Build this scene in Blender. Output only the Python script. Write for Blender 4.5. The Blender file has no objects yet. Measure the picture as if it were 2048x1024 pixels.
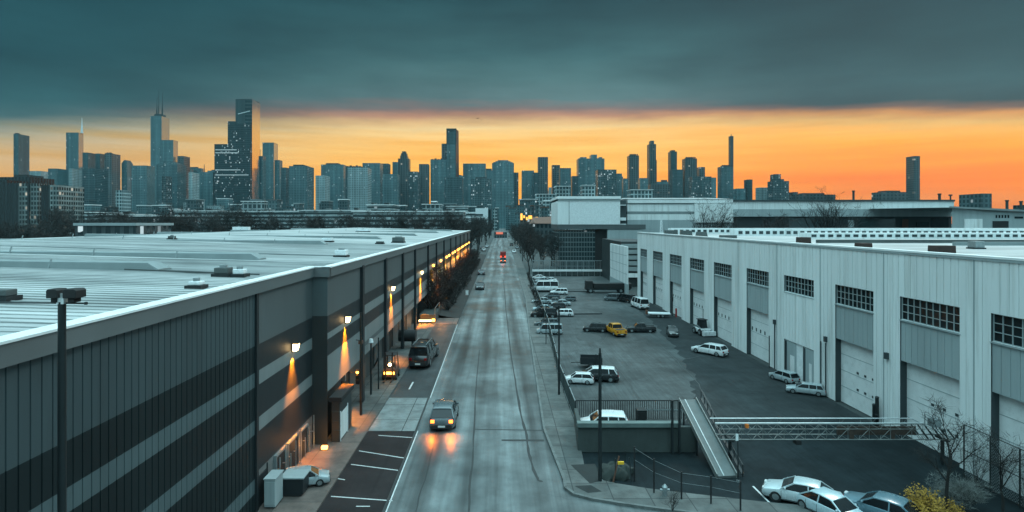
import bpy, math, random
from mathutils import Vector, Matrix, noise as mnoise
R = math.radians
random.seed(7)
scn = bpy.context.scene
COL = scn.collection
F = 1150.0; VX = 1000.0; VY = 445.0; CH = 14.0      # focal length in photo pixels, vanishing point, eye height

def G(px, py, z=0.0):
    """point of the plane at height z that the photo shows at px,py"""
    Y = (CH - z) * F / (py - VY)
    return Vector(((px - VX) / F * Y, Y, z))
def XA(px, Y): return (px - VX) / F * Y
def ZA(py, Y): return CH - (py - VY) * Y / F

# ------------------------------------------------------------------ node helpers
class NT:
    def __init__(s, tree):
        s.t = tree; s.n = tree.nodes; s.l = tree.links
    def node(s, typ, **kw):
        n = s.n.new(typ)
        for k, v in kw.items(): setattr(n, k, v)
        return n
    def put(s, sock, val):
        if hasattr(val, 'is_output'): s.l.new(val, sock)
        else:
            if isinstance(val, (tuple, list)) and len(val) == 3 and sock.type == 'RGBA': val = (*val, 1)
            sock.default_value = val
    def math(s, op, a, b=0.0, c=None, clamp=False):
        n = s.node('ShaderNodeMath', operation=op, use_clamp=clamp)
        s.put(n.inputs[0], a); s.put(n.inputs[1], b)
        if c is not None: s.put(n.inputs[2], c)
        return n.outputs[0]
    def mix(s, f, a, b, mode='MIX'):
        n = s.node('ShaderNodeMix', data_type='RGBA', blend_type=mode)
        n.clamp_factor = True
        s.put(n.inputs[0], f); s.put(n.inputs[6], a); s.put(n.inputs[7], b)
        return n.outputs[2]
    def maprange(s, v, a, b, c=0.0, d=1.0, smooth=False):
        n = s.node('ShaderNodeMapRange')
        if smooth: n.interpolation_type = 'SMOOTHSTEP'
        s.put(n.inputs[0], v); s.put(n.inputs[1], a); s.put(n.inputs[2], b); s.put(n.inputs[3], c); s.put(n.inputs[4], d)
        return n.outputs[0]
    def noise(s, vec, scale, detail=4, rough=0.55):
        n = s.node('ShaderNodeTexNoise')
        if vec is not None: s.put(n.inputs['Vector'], vec)
        n.inputs['Scale'].default_value = scale; n.inputs['Detail'].default_value = detail
        n.inputs['Roughness'].default_value = rough
        return n.outputs['Fac']
    def xyz(s, vec):
        n = s.node('ShaderNodeSeparateXYZ'); s.put(n.inputs[0], vec); return n.outputs
    def comb(s, x, y, z):
        n = s.node('ShaderNodeCombineXYZ'); s.put(n.inputs[0], x); s.put(n.inputs[1], y); s.put(n.inputs[2], z); return n.outputs[0]
    def scalev(s, vec, v):
        n = s.node('ShaderNodeVectorMath', operation='MULTIPLY'); s.put(n.inputs[0], vec); n.inputs[1].default_value = v; return n.outputs[0]
    def ramp(s, f, stops, interp='LINEAR'):
        n = s.node('ShaderNodeValToRGB'); cr = n.color_ramp; cr.interpolation = interp
        while len(cr.elements) < len(stops): cr.elements.new(0.5)
        for e, (p, c) in zip(cr.elements, stops): e.position = p; e.color = (*c, 1)
        s.put(n.inputs[0], f)
        return n.outputs[0]
    def bump(s, h, strength, dist=0.02):
        n = s.node('ShaderNodeBump'); n.inputs['Strength'].default_value = strength; n.inputs['Distance'].default_value = dist
        s.put(n.inputs['Height'], h); return n.outputs[0]

def srgb(r, g, b):
    f = lambda c: (c/255/12.92) if c/255 <= 0.04045 else ((c/255+0.055)/1.055)**2.4
    return (f(r), f(g), f(b))

def new_mat(name):
    m = bpy.data.materials.new(name); m.use_nodes = True
    t = NT(m.node_tree); b = m.node_tree.nodes['Principled BSDF']
    return m, t, b

def pmat(name, col, rough=0.6, metal=0.0, var=0.18, scale=1.5, bump=0.0, bscale=30.0, dirt=None, emit=None, estr=0.0, stretch=(1, 1, 1), spec=0.5, coat=0.0):
    """painted / plain surface: base colour with soft mottling, optional dirt and fine bump"""
    m, t, b = new_mat(name)
    tc = t.node('ShaderNodeTexCoord').outputs['Object']
    v = t.scalev(tc, stretch)
    n = t.noise(v, scale, 6, 0.6)
    k = t.maprange(n, 0.25, 0.75, 1 - var, 1 + var)
    c = t.mix(1.0, col, t.comb(k, k, k), 'MULTIPLY')
    if dirt:
        n2 = t.noise(v, scale * 2.7, 8, 0.7)
        c = t.mix(t.maprange(n2, 0.5, 0.72, 0, dirt[1]), c, dirt[0])
    t.put(b.inputs['Base Color'], c)
    t.put(b.inputs['Roughness'], t.maprange(n, 0.2, 0.8, max(0.02, rough - 0.08), min(1, rough + 0.08)))
    b.inputs['Metallic'].default_value = metal
    b.inputs['Specular IOR Level'].default_value = spec
    if coat: b.inputs['Coat Weight'].default_value = coat; b.inputs['Coat Roughness'].default_value = 0.05
    if bump: t.put(b.inputs['Normal'], t.bump(t.noise(tc, bscale, 4), bump))
    if emit:
        b.inputs['Emission Color'].default_value = (*emit, 1); b.inputs['Emission Strength'].default_value = estr
    return m

# ------------------------------------------------------------------ mesh builder
class MB:
    def __init__(s): s.v = []; s.f = []; s.m = []
    def add(s, vs, fs, mi=0):
        o = len(s.v); s.v += [tuple(p) for p in vs]
        for f in fs: s.f.append(tuple(i + o for i in f)); s.m.append(mi)
        return s
    def quad(s, a, b, c, d, mi=0): return s.add([a, b, c, d], [(0, 1, 2, 3)], mi)
    def box(s, x0, x1, y0, y1, z0, z1, mi=0, rz=0.0, taper=1.0, skip=()):
        cx, cy = (x0 + x1) / 2, (y0 + y1) / 2; hx, hy = (x1 - x0) / 2, (y1 - y0) / 2
        vs = []
        for z, k in ((z0, 1.0), (z1, taper)):
            for sx, sy in ((-1, -1), (1, -1), (1, 1), (-1, 1)):
                dx, dy = sx * hx * k, sy * hy * k
                vs.append((cx + dx * math.cos(rz) - dy * math.sin(rz), cy + dx * math.sin(rz) + dy * math.cos(rz), z))
        fs = {'b': (0, 3, 2, 1), 't': (4, 5, 6, 7), 's': (0, 1, 5, 4), 'e': (1, 2, 6, 5), 'n': (2, 3, 7, 6), 'w': (3, 0, 4, 7)}
        return s.add(vs, [f for k, f in fs.items() if k not in skip], mi)
    def bx(s, c, sz, mi=0, rz=0.0): 
        return s.box(c[0]-sz[0]/2, c[0]+sz[0]/2, c[1]-sz[1]/2, c[1]+sz[1]/2, c[2], c[2]+sz[2], mi, rz)
    def tube(s, p0, p1, r0, r1=None, n=8, mi=0, cap=True):
        p0 = Vector(p0); p1 = Vector(p1); r1 = r0 if r1 is None else r1
        d = p1 - p0
        if d.length < 1e-6: return s
        d.normalize(); a = d.orthogonal().normalized(); b = d.cross(a)
        vs = []
        for p, r in ((p0, r0), (p1, r1)):
            for i in range(n):
                t = 2 * math.pi * i / n; vs.append(p + a * (r * math.cos(t)) + b * (r * math.sin(t)))
        fs = [(i, (i + 1) % n, n + (i + 1) % n, n + i) for i in range(n)]
        if cap: fs += [tuple(range(n - 1, -1, -1)), tuple(range(n, 2 * n))]
        return s.add(vs, fs, mi)
    def bar(s, p0, p1, w, h, mi=0):
        """square bar between two points"""
        p0 = Vector(p0); p1 = Vector(p1); d = (p1 - p0).normalized()
        up = Vector((0, 0, 1)) if abs(d.z) < 0.95 else Vector((0, 1, 0))
        a = d.cross(up).normalized() * (w / 2); b = a.cross(d).normalized() * (h / 2)
        vs = [p + q for p in (p0, p1) for q in (-a - b, a - b, a + b, -a + b)]
        return s.add(vs, [(3, 2, 1, 0), (4, 5, 6, 7), (0, 1, 5, 4), (1, 2, 6, 5), (2, 3, 7, 6), (3, 0, 4, 7)], mi)
    def rings(s, rings, mi=0, cap=True, closed=True):
        n = len(rings[0]); vs = [p for r in rings for p in r]; fs = []
        for k in range(len(rings) - 1):
            for i in range(n if closed else n - 1):
                j = (i + 1) % n
                fs.append((k * n + i, k * n + j, (k + 1) * n + j, (k + 1) * n + i))
        if cap: fs += [tuple(range(n - 1, -1, -1)), tuple((len(rings) - 1) * n + i for i in range(n))]
        return s.add(vs, fs, mi)
    def poly(s, pts, z0, z1=None, mi=0):
        """flat polygon (top), with sides when z1 given"""
        n = len(pts)
        if z1 is None: return s.add([(p[0], p[1], z0) for p in pts], [tuple(range(n))], mi)
        vs = [(p[0], p[1], z0) for p in pts] + [(p[0], p[1], z1) for p in pts]
        fs = [tuple(range(n, 2 * n))] + [(i, (i + 1) % n, n + (i + 1) % n, n + i) for i in range(n)]
        return s.add(vs, fs, mi)
    def build(s, name, mats, parent=None, smooth=False, bevel=0.0, local=False, recalc=True):
        o = top_loc(parent) if (parent is not None and not local) else Vector((0, 0, 0))
        me = bpy.data.meshes.new(name)
        me.from_pydata([(p[0] - o.x, p[1] - o.y, p[2] - o.z) for p in s.v], [], s.f)
        if not isinstance(mats, (list, tuple)): mats = [mats]
        for m in mats: me.materials.append(m)
        if len(mats) > 1: me.polygons.foreach_set('material_index', s.m)
        if recalc:
            import bmesh
            bm = bmesh.new(); bm.from_mesh(me); bmesh.ops.recalc_face_normals(bm, faces=bm.faces); bm.to_mesh(me); bm.free()
        if smooth:
            me.polygons.foreach_set('use_smooth', [True] * len(me.polygons))
            try: me.set_sharp_from_angle(angle=R(smooth if smooth is not True else 40))
            except Exception: pass
        me.update()
        ob = bpy.data.objects.new(name, me); COL.objects.link(ob)
        if parent is not None: ob.parent = parent
        if bevel:
            bv = ob.modifiers.new('bevel', 'BEVEL'); bv.width = bevel; bv.segments = 2; bv.limit_method = 'ANGLE'
        return ob

def top_loc(o):
    while o.parent is not None: o = o.parent
    return o.location.copy()

def tag(o, label=None, cat=None, group=None, kind=None):
    if label: o['label'] = label
    if cat: o['category'] = cat
    if group: o['group'] = group
    if kind: o['kind'] = kind
    return o
def thing(name, label, cat, loc=(0, 0, 0), rz=0.0, group=None, scale=1.0):
    o = bpy.data.objects.new(name, None); COL.objects.link(o); o.location = loc; o.rotation_euler = (0, 0, rz)
    o.empty_display_size = 0.3; o.scale = (scale,) * 3
    return tag(o, label, cat, group)
def struct(name, mb, mat, **kw):
    return tag(mb.build(name, mat, **kw), kind='structure')
def kids(o): return [c for c in bpy.data.objects if c.parent is o]
TREE = {}
def dup(root, loc, rz=0.0, label=None, group=None, scale=None, mats=None):
    """copy of a thing with copies of its parts and sub-parts; mats swaps materials"""
    r = root.copy(); COL.objects.link(r); r.location = loc; r.rotation_euler = (0, 0, rz)
    if scale is not None: r.scale = (scale,) * 3 if not isinstance(scale, (tuple, list)) else scale
    if label: r['label'] = label
    if group: r['group'] = group
    if root.name not in TREE:
        TREE[root.name] = [(c, kids(c)) for c in kids(root)]
    def cp(o, par):
        c = o.copy(); COL.objects.link(c); c.parent = par
        if mats and c.type == 'MESH':
            for i, sl in enumerate(c.material_slots):
                if sl.material and sl.material.name in mats:
                    sl.link = 'OBJECT'; sl.material = mats[o.material_slots[i].material.name] if o.material_slots[i].material else sl.material
        return c
    for ch, gs in TREE[root.name]:
        c = cp(ch, r)
        for g in gs: cp(g, c)
    return r
# ------------------------------------------------------------------ camera, light, sky
cam = bpy.data.cameras.new('camera'); co = bpy.data.objects.new('camera', cam); COL.objects.link(co)
co.location = (0, 0, CH); co.rotation_euler = (R(90), 0, 0)
cam.sensor_width = 36; cam.lens = F / 2048 * 36
cam.shift_x = (1024 - VX) / 2048; cam.shift_y = (VY - 512) / 2048
cam.clip_start = 0.1; cam.clip_end = 20000
scn.camera = co

SUN_AZ, SUN_EL = R(38), R(40)         # azimuth to the right of the view, height
sl = bpy.data.lights.new('sun', 'SUN'); sl.energy = 0.6; sl.angle = R(12); sl.color = (1.0, 0.95, 0.86)
so = bpy.data.objects.new('sun', sl); COL.objects.link(so)
so.rotation_euler = (R(90) - SUN_EL, 0, -SUN_AZ + math.pi)
so.rotation_euler = Vector((-math.sin(SUN_AZ) * math.cos(SUN_EL), -math.cos(SUN_AZ) * math.cos(SUN_EL), -math.sin(SUN_EL))).to_track_quat('-Z', 'Y').to_euler()

w = bpy.data.worlds.new('World'); scn.world = w; w.use_nodes = True
t = NT(w.node_tree); bg = t.n['Background']; wo = t.n['World Output']
gen = t.node('ShaderNodeTexCoord').outputs['Generated']
x, y, z = t.xyz(gen)
hor = t.math('SQRT', t.math('ADD', t.math('MULTIPLY', x, x), t.math('MULTIPLY', y, y)))
hor = t.math('MAXIMUM', hor, 0.02)
az = t.math('ARCTAN2', x, y)
tan = t.math('DIVIDE', z, t.math('MAXIMUM', y, 0.12))             # flat-based cloud deck: straight lower edge
tan_r = t.math('DIVIDE', z, hor)
cl1 = t.noise(t.comb(t.math('MULTIPLY', az, 1.6), t.math('MULTIPLY', tan_r, 14), 1.7), 1.6, 5, 0.55)
cl2 = t.noise(t.comb(t.math('MULTIPLY', az, 2.2), t.math('MULTIPLY', tan_r, 9), 7.1), 1.3, 5, 0.55)
cl3 = t.noise(t.comb(t.math('MULTIPLY', az, 5.0), t.math('MULTIPLY', tan_r, 30), 4.4), 1.6, 5, 0.6)
wob = t.math('ADD', t.math('MULTIPLY', t.math('SUBTRACT', cl1, 0.5), 0.040), t.math('MULTIPLY', t.math('SUBTRACT', cl3, 0.5), 0.016))
tt = t.math('ADD', tan, wob)
f = t.math('MULTIPLY', tt, 2.0, clamp=True)
S = lambda *a: srgb(*a)
def P(py): return max(0.0, (VY - py) / F * 2.0)
ctr = [(0.0, S(235, 175, 85)), (P(400), S(250, 168, 50)), (P(345), S(250, 178, 66)), (P(300), S(248, 194, 100)), (P(255), S(244, 208, 146)), (P(240), S(246, 200, 136)),
       (P(226), S(216, 156, 120)), (P(212), S(146, 126, 118)), (P(196), S(100, 130, 130)), (P(160), S(88, 127, 127)), (P(100), S(66, 109, 111)), (P(0), S(40, 83, 87)), (1.0, S(34, 76, 82))]
rgt = [(0.0, S(196, 112, 60)), (P(405), S(226, 124, 52)), (P(365), S(246, 128, 16)), (P(320), S(250, 146, 18)), (P(280), S(250, 168, 36)), (P(245), S(255, 200, 112)),
       (P(230), S(246, 168, 84)), (P(217), S(140, 106, 86)), (P(205), S(62, 80, 80)), (P(150), S(64, 96, 98)), (P(80), S(46, 78, 80)), (P(0), S(34, 70, 74)), (1.0, S(32, 72, 78))]
lft = [(0.0, S(200, 160, 112)), (P(345), S(212, 168, 116)), (P(300), S(198, 168, 128)), (P(275), S(176, 160, 134)), (P(250), S(128, 138, 132)), (P(236), S(78, 112, 114)), (P(200), S(52, 97, 101)), (P(100), S(35, 82, 88)), (P(0), S(28, 72, 78)), (1.0, S(28, 74, 80))]
fr = t.maprange(az, 0.08, 0.62, 0, 1, True); fl = t.maprange(az, -0.12, -0.70, 0, 1, True)
c = t.mix(fr, t.ramp(f, ctr), t.ramp(f, rgt)); c = t.mix(fl, c, t.ramp(f, lft))
# long thin streaks inside the glow and broad light and dark areas in the cloud
stk = t.noise(t.comb(t.math('MULTIPLY', az, 1.1), t.math('MULTIPLY', tan_r, 26), 3.3), 2.0, 4, 0.6)
inglow = t.maprange(tt, 0.19, 0.15, 0, 1, True)
k = t.maprange(stk, 0.3, 0.7, 0.78, 1.10)
kg = t.comb(t.maprange(stk, 0.3, 0.7, 1.08, 1.16), t.math('MULTIPLY', k, 1.10), t.maprange(stk, 0.3, 0.72, 0.40, 1.2))
c = t.mix(inglow, c, t.mix(1.0, c, kg, 'MULTIPLY'))
kc = t.maprange(cl2, 0.28, 0.72, 0.42, .88)
c = t.mix(t.math('SUBTRACT', 1.0, inglow), c, t.mix(1.0, c, t.comb(kc, kc, kc), 'MULTIPLY'))
# behind the photographer: plain grey-teal overcast
c = t.mix(t.maprange(y, 0.25, -0.25, 0, 1, True), c, (0.28, 0.50, 0.55))
# brighter cloud overhead, above the photograph's frame
c = t.mix(t.maprange(z, 0.42, 0.85, 0, 1, True), c, (1.52, 2.56, 2.80))
# below the horizon
c = t.mix(t.maprange(z, 0.0, -0.06, 0, 1, True), c, (0.05, 0.09, 0.10))
t.put(bg.inputs['Color'], c); bg.inputs['Strength'].default_value = 1.0
sky = t.node('ShaderNodeTexSky'); sky.sky_type = 'NISHITA'; sky.sun_disc = False
sky.sun_elevation = SUN_EL; sky.sun_rotation = SUN_AZ
bg2 = t.node('ShaderNodeBackground'); t.l.new(sky.outputs[0], bg2.inputs['Color']); bg2.inputs['Strength'].default_value = 0.004
ad = t.node('ShaderNodeAddShader'); t.l.new(bg.outputs[0], ad.inputs[0]); t.l.new(bg2.outputs[0], ad.inputs[1]); t.l.new(ad.outputs[0], wo.inputs['Surface'])

vs = scn.view_settings; vs.view_transform = 'Standard'; vs.look = 'None'; vs.exposure = 0.12; vs.gamma = 1.0; vs.use_curve_mapping = False
scn.cycles.max_bounces = 5; scn.cycles.diffuse_bounces = 2; scn.cycles.glossy_bounces = 3; scn.cycles.volume_bounces = 0
scn.cycles.use_denoising = True
scn.cycles.sample_clamp_indirect = 4.0

# ------------------------------------------------------------------ materials
M = {}
M['dark_metal'] = pmat('dark_metal', (0.018, 0.024, 0.026), 0.5, 0.3)
M['black'] = pmat('black_rubber', (0.012, 0.013, 0.014), 0.75)
M['steel'] = pmat('galvanised_steel', (0.30, 0.34, 0.35), 0.4, 0.6, 0.25, 4)
M['pale_steel'] = pmat('pale_steel', (0.62, 0.66, 0.67), 0.35, 0.5, 0.2, 3)
M['white'] = pmat('white_paint', (0.74, 0.77, 0.78), 0.5, 0, 0.12, 2, dirt=((0.35, 0.38, 0.38), 0.5))
M['rust'] = pmat('rusty_brown_steel', (0.12, 0.055, 0.035), 0.8, 0, 0.35, 6, 0.2)
M['yellow'] = pmat('yellow_paint', (0.75, 0.42, 0.02), 0.5, 0, 0.15, 5)
M['orange_glow'] = pmat('orange_lamp_lens', (0.9, 0.35, 0.05), 0.4, emit=(1.0, 0.42, 0.06), estr=9)
M['lamp_glow'] = pmat('warm_white_lamp_lens', (0.9, 0.75, 0.5), 0.4, emit=(1.0, 0.66, 0.30), estr=9)
M['red_glow'] = pmat('red_lit_lens', (0.7, 0.05, 0.02), 0.4, emit=(1.0, 0.08, 0.03), estr=3)
M['tail_glow'] = pmat('lit_tail_lamp_lens', (0.7, 0.1, 0.02), 0.4, emit=(1.0, 0.16, 0.02), estr=6)
M['tail'] = pmat('red_lens', (0.25, 0.01, 0.01), 0.15)
M['lens'] = pmat('clear_lens', (0.6, 0.62, 0.62), 0.08, 0.2)
M['carglass'] = pmat('car_window_glass', (0.008, 0.011, 0.013), 0.08, 0, 0.1, spec=0.45)
M['plate'] = pmat('number_plate_paint', (0.6, 0.62, 0.6), 0.4)
M['concrete'] = pmat('concrete', (0.24, 0.26, 0.26), 0.85, 0, 0.3, 0.8, 0.15, 12, dirt=((0.09, 0.10, 0.10), 0.6))
M['dark_concrete'] = pmat('dark_concrete', (0.042, 0.054, 0.052), 0.85, 0, 0.3, 0.8, 0.15, 12, dirt=((0.03, 0.035, 0.035), 0.6))
# warehouse paints
M['w_grey'] = pmat('mid_grey_wall_paint', (0.092, 0.107, 0.110), 0.55, 0, 0.14, 0.5, spec=0.3, stretch=(1, 1, .10), dirt=((0.07, .078, .08), .4))
M['w_light'] = pmat('light_grey_stripe_paint', (0.19, 0.212, 0.214), 0.55, 0, 0.14, 0.5, spec=0.3, stretch=(1, 1, .10), dirt=((0.12, .13, .13), .4))
M['w_dark'] = pmat('charcoal_stripe_paint', (0.021, 0.026, 0.029), 0.55, 0, 0.15, 0.4, spec=0.3)
M['w_rib'] = pmat('vignetted_ribbed_wall_paint', (0.058, 0.080, 0.087), 0.55, 0, 0.14, 0.5, spec=0.25, stretch=(1, 1, .10), dirt=((0.034, .042, .044), .4))  # vignette falloff darkened into the ribbed wall's own set of paints
M['w_riblight'] = pmat('vignetted_ribbed_stripe_paint', (0.088, 0.120, 0.128), 0.55, 0, 0.14, 0.5, spec=0.25, stretch=(1, 1, .10), dirt=((0.055, .07, .074), .4))
M['w_ribdark'] = pmat('vignetted_black_ribbed_stripe_paint', (0.012, 0.019, 0.021), 0.6, 0, 0.2, 0.5, spec=0.2, stretch=(1, 1, .10))
M['w_plinth'] = pmat('plinth_concrete', (0.16, 0.155, 0.15), 0.85, 0, 0.25, 0.6, 0.1, 10, dirt=((0.06, 0.06, 0.058), 0.5))
M['w_trim'] = pmat('roof_edge_trim', (0.14, 0.155, 0.158), 0.45, 0.1, 0.12, 0.5)
M['w_white'] = pmat('white_coping_metal', (0.80, 0.82, 0.82), 0.4, 0, 0.08, 1)
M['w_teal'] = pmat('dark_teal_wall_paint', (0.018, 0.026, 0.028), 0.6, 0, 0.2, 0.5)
M['b_wall'] = pmat('pale_blue_sheet_metal', (0.74, 0.77, 0.77), 0.55, 0, 0.10, 0.6, stretch=(1, 1, 0.06), dirt=((0.44, 0.45, 0.43), 0.75), spec=.3)
M['b_panel'] = pmat('blue_grey_sheet_metal', (0.33, 0.385, 0.395), 0.55, 0, 0.12, 0.6, stretch=(1, 1, 0.06), dirt=((0.22, 0.26, 0.27), 0.5), spec=.3)
M['b_door'] = pmat('pale_door_paint', (0.70, 0.72, 0.72), 0.5, 0, 0.10, 0.8, dirt=((0.42, 0.44, 0.43), 0.45), spec=.3)
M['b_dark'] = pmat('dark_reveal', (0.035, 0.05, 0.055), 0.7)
M['glass_dark'] = pmat('dark_window_glass', (0.010, 0.017, 0.019), 0.2, 0, 0.4, 1.2, spec=0.12)
M['glass_teal'] = pmat('teal_window_glass', (0.03, 0.05, 0.055), 0.15, 0, 0.4, 0.3, spec=0.6)
M['unit'] = pmat('rooftop_unit_paint', (0.07, 0.085, 0.085), 0.6)
M['soil'] = pmat('soil', (0.016, 0.020, 0.020), 0.95, 0, 0.4, 2, 0.4, 20)
M['tarp'] = pmat('dark_green_tarpaulin', (0.018, 0.026, 0.023), 0.8, 0, 0.5, 1.5, 0.3, 6)

def roof_mat():
    m, t, b = new_mat('pale_membrane_roof')
    tc = t.node('ShaderNodeTexCoord').outputs['Object']
    x, y, z = t.xyz(tc)
    n = t.noise(t.scalev(tc, (0.25, 1, 1)), 0.35, 6, 0.6); n2 = t.noise(t.scalev(tc, (0.06, 1, 1)), 2.2, 4, 0.6)
    c = t.ramp(n, [(0.3, (0.22, 0.235, 0.237)), (0.45, (0.33, 0.35, 0.352)), (0.58, (0.46, 0.475, 0.475)), (0.72, (0.54, 0.55, 0.55))])
    k = t.maprange(n2, 0.3, 0.7, 0.76, 1.10)
    c = t.mix(1.0, c, t.comb(k, k, k), 'MULTIPLY')
    t.put(b.inputs['Base Color'], c); b.inputs['Roughness'].default_value = 0.55
    return m
M['roof'] = roof_mat()
M['roof_side'] = pmat('roof_ridge_side_metal', (0.21, 0.25, 0.255), 0.5, 0, 0.15, 0.6)

def asphalt(name, base, light, streak=None, sx=3.0, crack=0.5, rough=0.6, spec=0.4, scuff=0.0, tracks_sheen=()):
    m, t, b = new_mat(name)
    tc = t.node('ShaderNodeTexCoord').outputs['Object']
    big = t.noise(tc, 0.09, 6, 0.6); mid = t.noise(tc, 0.6, 7, 0.65); fine = t.noise(tc, 24, 3, 0.7)
    c = t.mix(t.maprange(big, 0.35, 0.65, 0, 1), base, light)
    k = t.maprange(mid, 0.3, 0.7, 0.66, 1.28); c = t.mix(1.0, c, t.comb(k, k, k), 'MULTIPLY')
    if streak:
        s1 = t.noise(t.scalev(tc, (sx, 0.035, 1)), 0.5, 5, 0.6)
        k = t.maprange(s1, 0.34, 0.66, 1 - streak * .8, 1 + streak); c = t.mix(1.0, c, t.comb(k, k, k), 'MULTIPLY')
        s2 = t.noise(t.scalev(tc, (sx * 3.2, 0.05, 1)), 0.5, 4, 0.6)
        c = t.mix(t.maprange(s2, 0.57, 0.74, 0, 0.5), c, tuple(v * 0.45 for v in base))
    k = t.maprange(fine, 0.3, 0.7, 0.82, 1.16); c = t.mix(1.0, c, t.comb(k, k, k), 'MULTIPLY')
    if crack:
        vo = t.node('ShaderNodeTexVoronoi', feature='DISTANCE_TO_EDGE'); vo.inputs['Scale'].default_value = 0.16
        wv = t.node('ShaderNodeVectorMath', operation='ADD')
        nn = t.node('ShaderNodeTexNoise'); nn.inputs['Scale'].default_value = 0.5; t.l.new(tc, nn.inputs['Vector'])
        sc_ = t.node('ShaderNodeVectorMath', operation='SCALE'); t.l.new(nn.outputs['Color'], sc_.inputs[0]); sc_.inputs['Scale'].default_value = 3.0
        t.l.new(tc, wv.inputs[0]); t.l.new(sc_.outputs[0], wv.inputs[1]); t.l.new(wv.outputs[0], vo.inputs['Vector'])
        line = t.maprange(vo.outputs['Distance'], 0.0, 0.010, 1, 0)
        gate = t.maprange(t.noise(tc, 0.2, 3), 0.45, 0.6, 0, 1)
        c = t.mix(t.math('MULTIPLY', t.math('MULTIPLY', line, gate), crack), c, tuple(v * 0.3 for v in base))
    for x0, wd, amt in tracks_sheen:  # dark wheel tracks, plus pale sheen painted as bands in the colour
        xx, yy, zz = t.xyz(tc)
        wobx = t.math('MULTIPLY', t.math('SUBTRACT', t.noise(t.scalev(tc, (.2, .05, 1)), 1.0, 4), .5), 1.1)
        d = t.math('ABSOLUTE', t.math('SUBTRACT', t.math('ADD', xx, wobx), x0))
        g = t.math('MULTIPLY', t.maprange(d, wd, wd * .15, 0, 1, True), t.maprange(t.noise(t.scalev(tc, (.6, .09, 1)), .9, 5), .3, .62, .35, 1))
        k = t.math('ADD', 1.0, t.math('MULTIPLY', g, amt)); c = t.mix(1.0, c, t.comb(k, k, k), 'MULTIPLY')
    if scuff:
        mp = t.node('ShaderNodeMapping'); t.l.new(tc, mp.inputs['Vector']); mp.inputs['Rotation'].default_value = (0, 0, R(28)); mp.inputs['Scale'].default_value = (4.0, 0.16, 1)
        s3 = t.noise(mp.outputs[0], 1.0, 6, 0.7); k = t.maprange(s3, 0.3, 0.7, 1 - scuff, 1 + scuff); c = t.mix(1.0, c, t.comb(k, k, k), 'MULTIPLY')
    b.inputs['Specular IOR Level'].default_value = spec
    t.put(b.inputs['Base Color'], c)
    t.put(b.inputs['Roughness'], t.maprange(big, 0.3, 0.7, rough - 0.14, rough + 0.14))
    t.put(b.inputs['Normal'], t.bump(fine, 0.25, 0.01))
    return m
M['road'] = asphalt('worn_grey_asphalt', (0.050, 0.060, 0.062), (0.128, 0.146, 0.148), 0.75, 1.3, 0.25, 0.44, .6, 0, ((-1.6, .7, -.55), (-4.1, .6, -.45), (2.0, .6, -.4), (.3, 1.5, .55), (-3.0, .9, .35)))
M['lane'] = asphalt('dark_asphalt', (0.020, 0.017, 0.018), (0.030, 0.026, 0.027), 0.12, 1.0, 0.3, 0.6, .12)
M['lane2'] = asphalt('smooth_grey_asphalt', (0.036, 0.040, 0.042), (0.056, 0.062, 0.064), 0.15, 1.0, 0.2, 0.6, .25)
M['yard'] = asphalt('patched_yard_asphalt', (0.026, 0.032, 0.033), (0.078, 0.089, 0.091), None, 1, 0.8, 0.6, .22, .32)
M['patch'] = asphalt('darker_yard_asphalt', (0.016, 0.021, 0.023), (0.036, 0.042, 0.044), None, 1, 0.6, 0.65, .12, .25)
M['lot'] = asphalt('dark_lot_asphalt', (0.0095, 0.0145, 0.0165), (0.018, 0.025, 0.028), None, 1, 0.4, 0.7, .06, .2)
M['ground'] = pmat('city_ground', (0.045, 0.055, 0.055), 0.95, 0, 0.4, 0.03)
M['verge'] = pmat('bare_earth_verge', (0.022, 0.022, 0.021), 0.95, 0, 0.5, 0.5, 0.5, 3, dirt=((0.05, 0.045, 0.04), 0.6))
M['tar'] = pmat('tar', (0.022, 0.026, 0.027), 0.5, 0, 0.3, 3)
M['line'] = pmat('worn_white_road_paint', (0.55, 0.57, 0.57), 0.6, 0, 0.2, 3, dirt=((0.10, 0.11, 0.11), 0.6))

def slabs(name, c1, c2, w, h, mortar=0.02, seam=(0.03, 0.035, 0.035)):
    m, t, b = new_mat(name)
    tc = t.node('ShaderNodeTexCoord').outputs['Object']
    br = t.node('ShaderNodeTexBrick'); t.l.new(tc, br.inputs['Vector'])
    br.offset = 0.0; br.inputs['Scale'].default_value = 1.0; br.inputs['Brick Width'].default_value = w; br.inputs['Row Height'].default_value = h
    br.inputs['Mortar Size'].default_value = mortar; br.inputs['Color1'].default_value = (*c1, 1); br.inputs['Color2'].default_value = (*c2, 1); br.inputs['Mortar'].default_value = (*seam, 1)
    n = t.noise(tc, 0.9, 7, 0.65); k = t.maprange(n, 0.28, 0.72, 0.55, 1.3)
    c = t.mix(1.0, br.outputs['Color'], t.comb(k, k, k), 'MULTIPLY')
    n2 = t.noise(tc, 4.0, 6, 0.7); c = t.mix(t.maprange(n2, 0.55, 0.75, 0, 0.55), c, seam)
    t.put(b.inputs['Base Color'], c); b.inputs['Roughness'].default_value = 0.85
    t.put(b.inputs['Normal'], t.bump(t.noise(tc, 14, 4), 0.3, 0.01))
    return m
M['walk'] = slabs('pavement_slabs', (0.105, 0.112, 0.108), (0.07, 0.076, 0.074), 1.9, 1.7, 0.03)
M['walk_red'] = slabs('reddish_pavement', (0.15, 0.115, 0.10), (0.125, 0.10, 0.09), 2.2, 2.6, 0.02)
M['apron'] = slabs('concrete_apron', (0.20, 0.225, 0.225), (0.17, 0.19, 0.19), 3.3, 3.4, 0.03)
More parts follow.
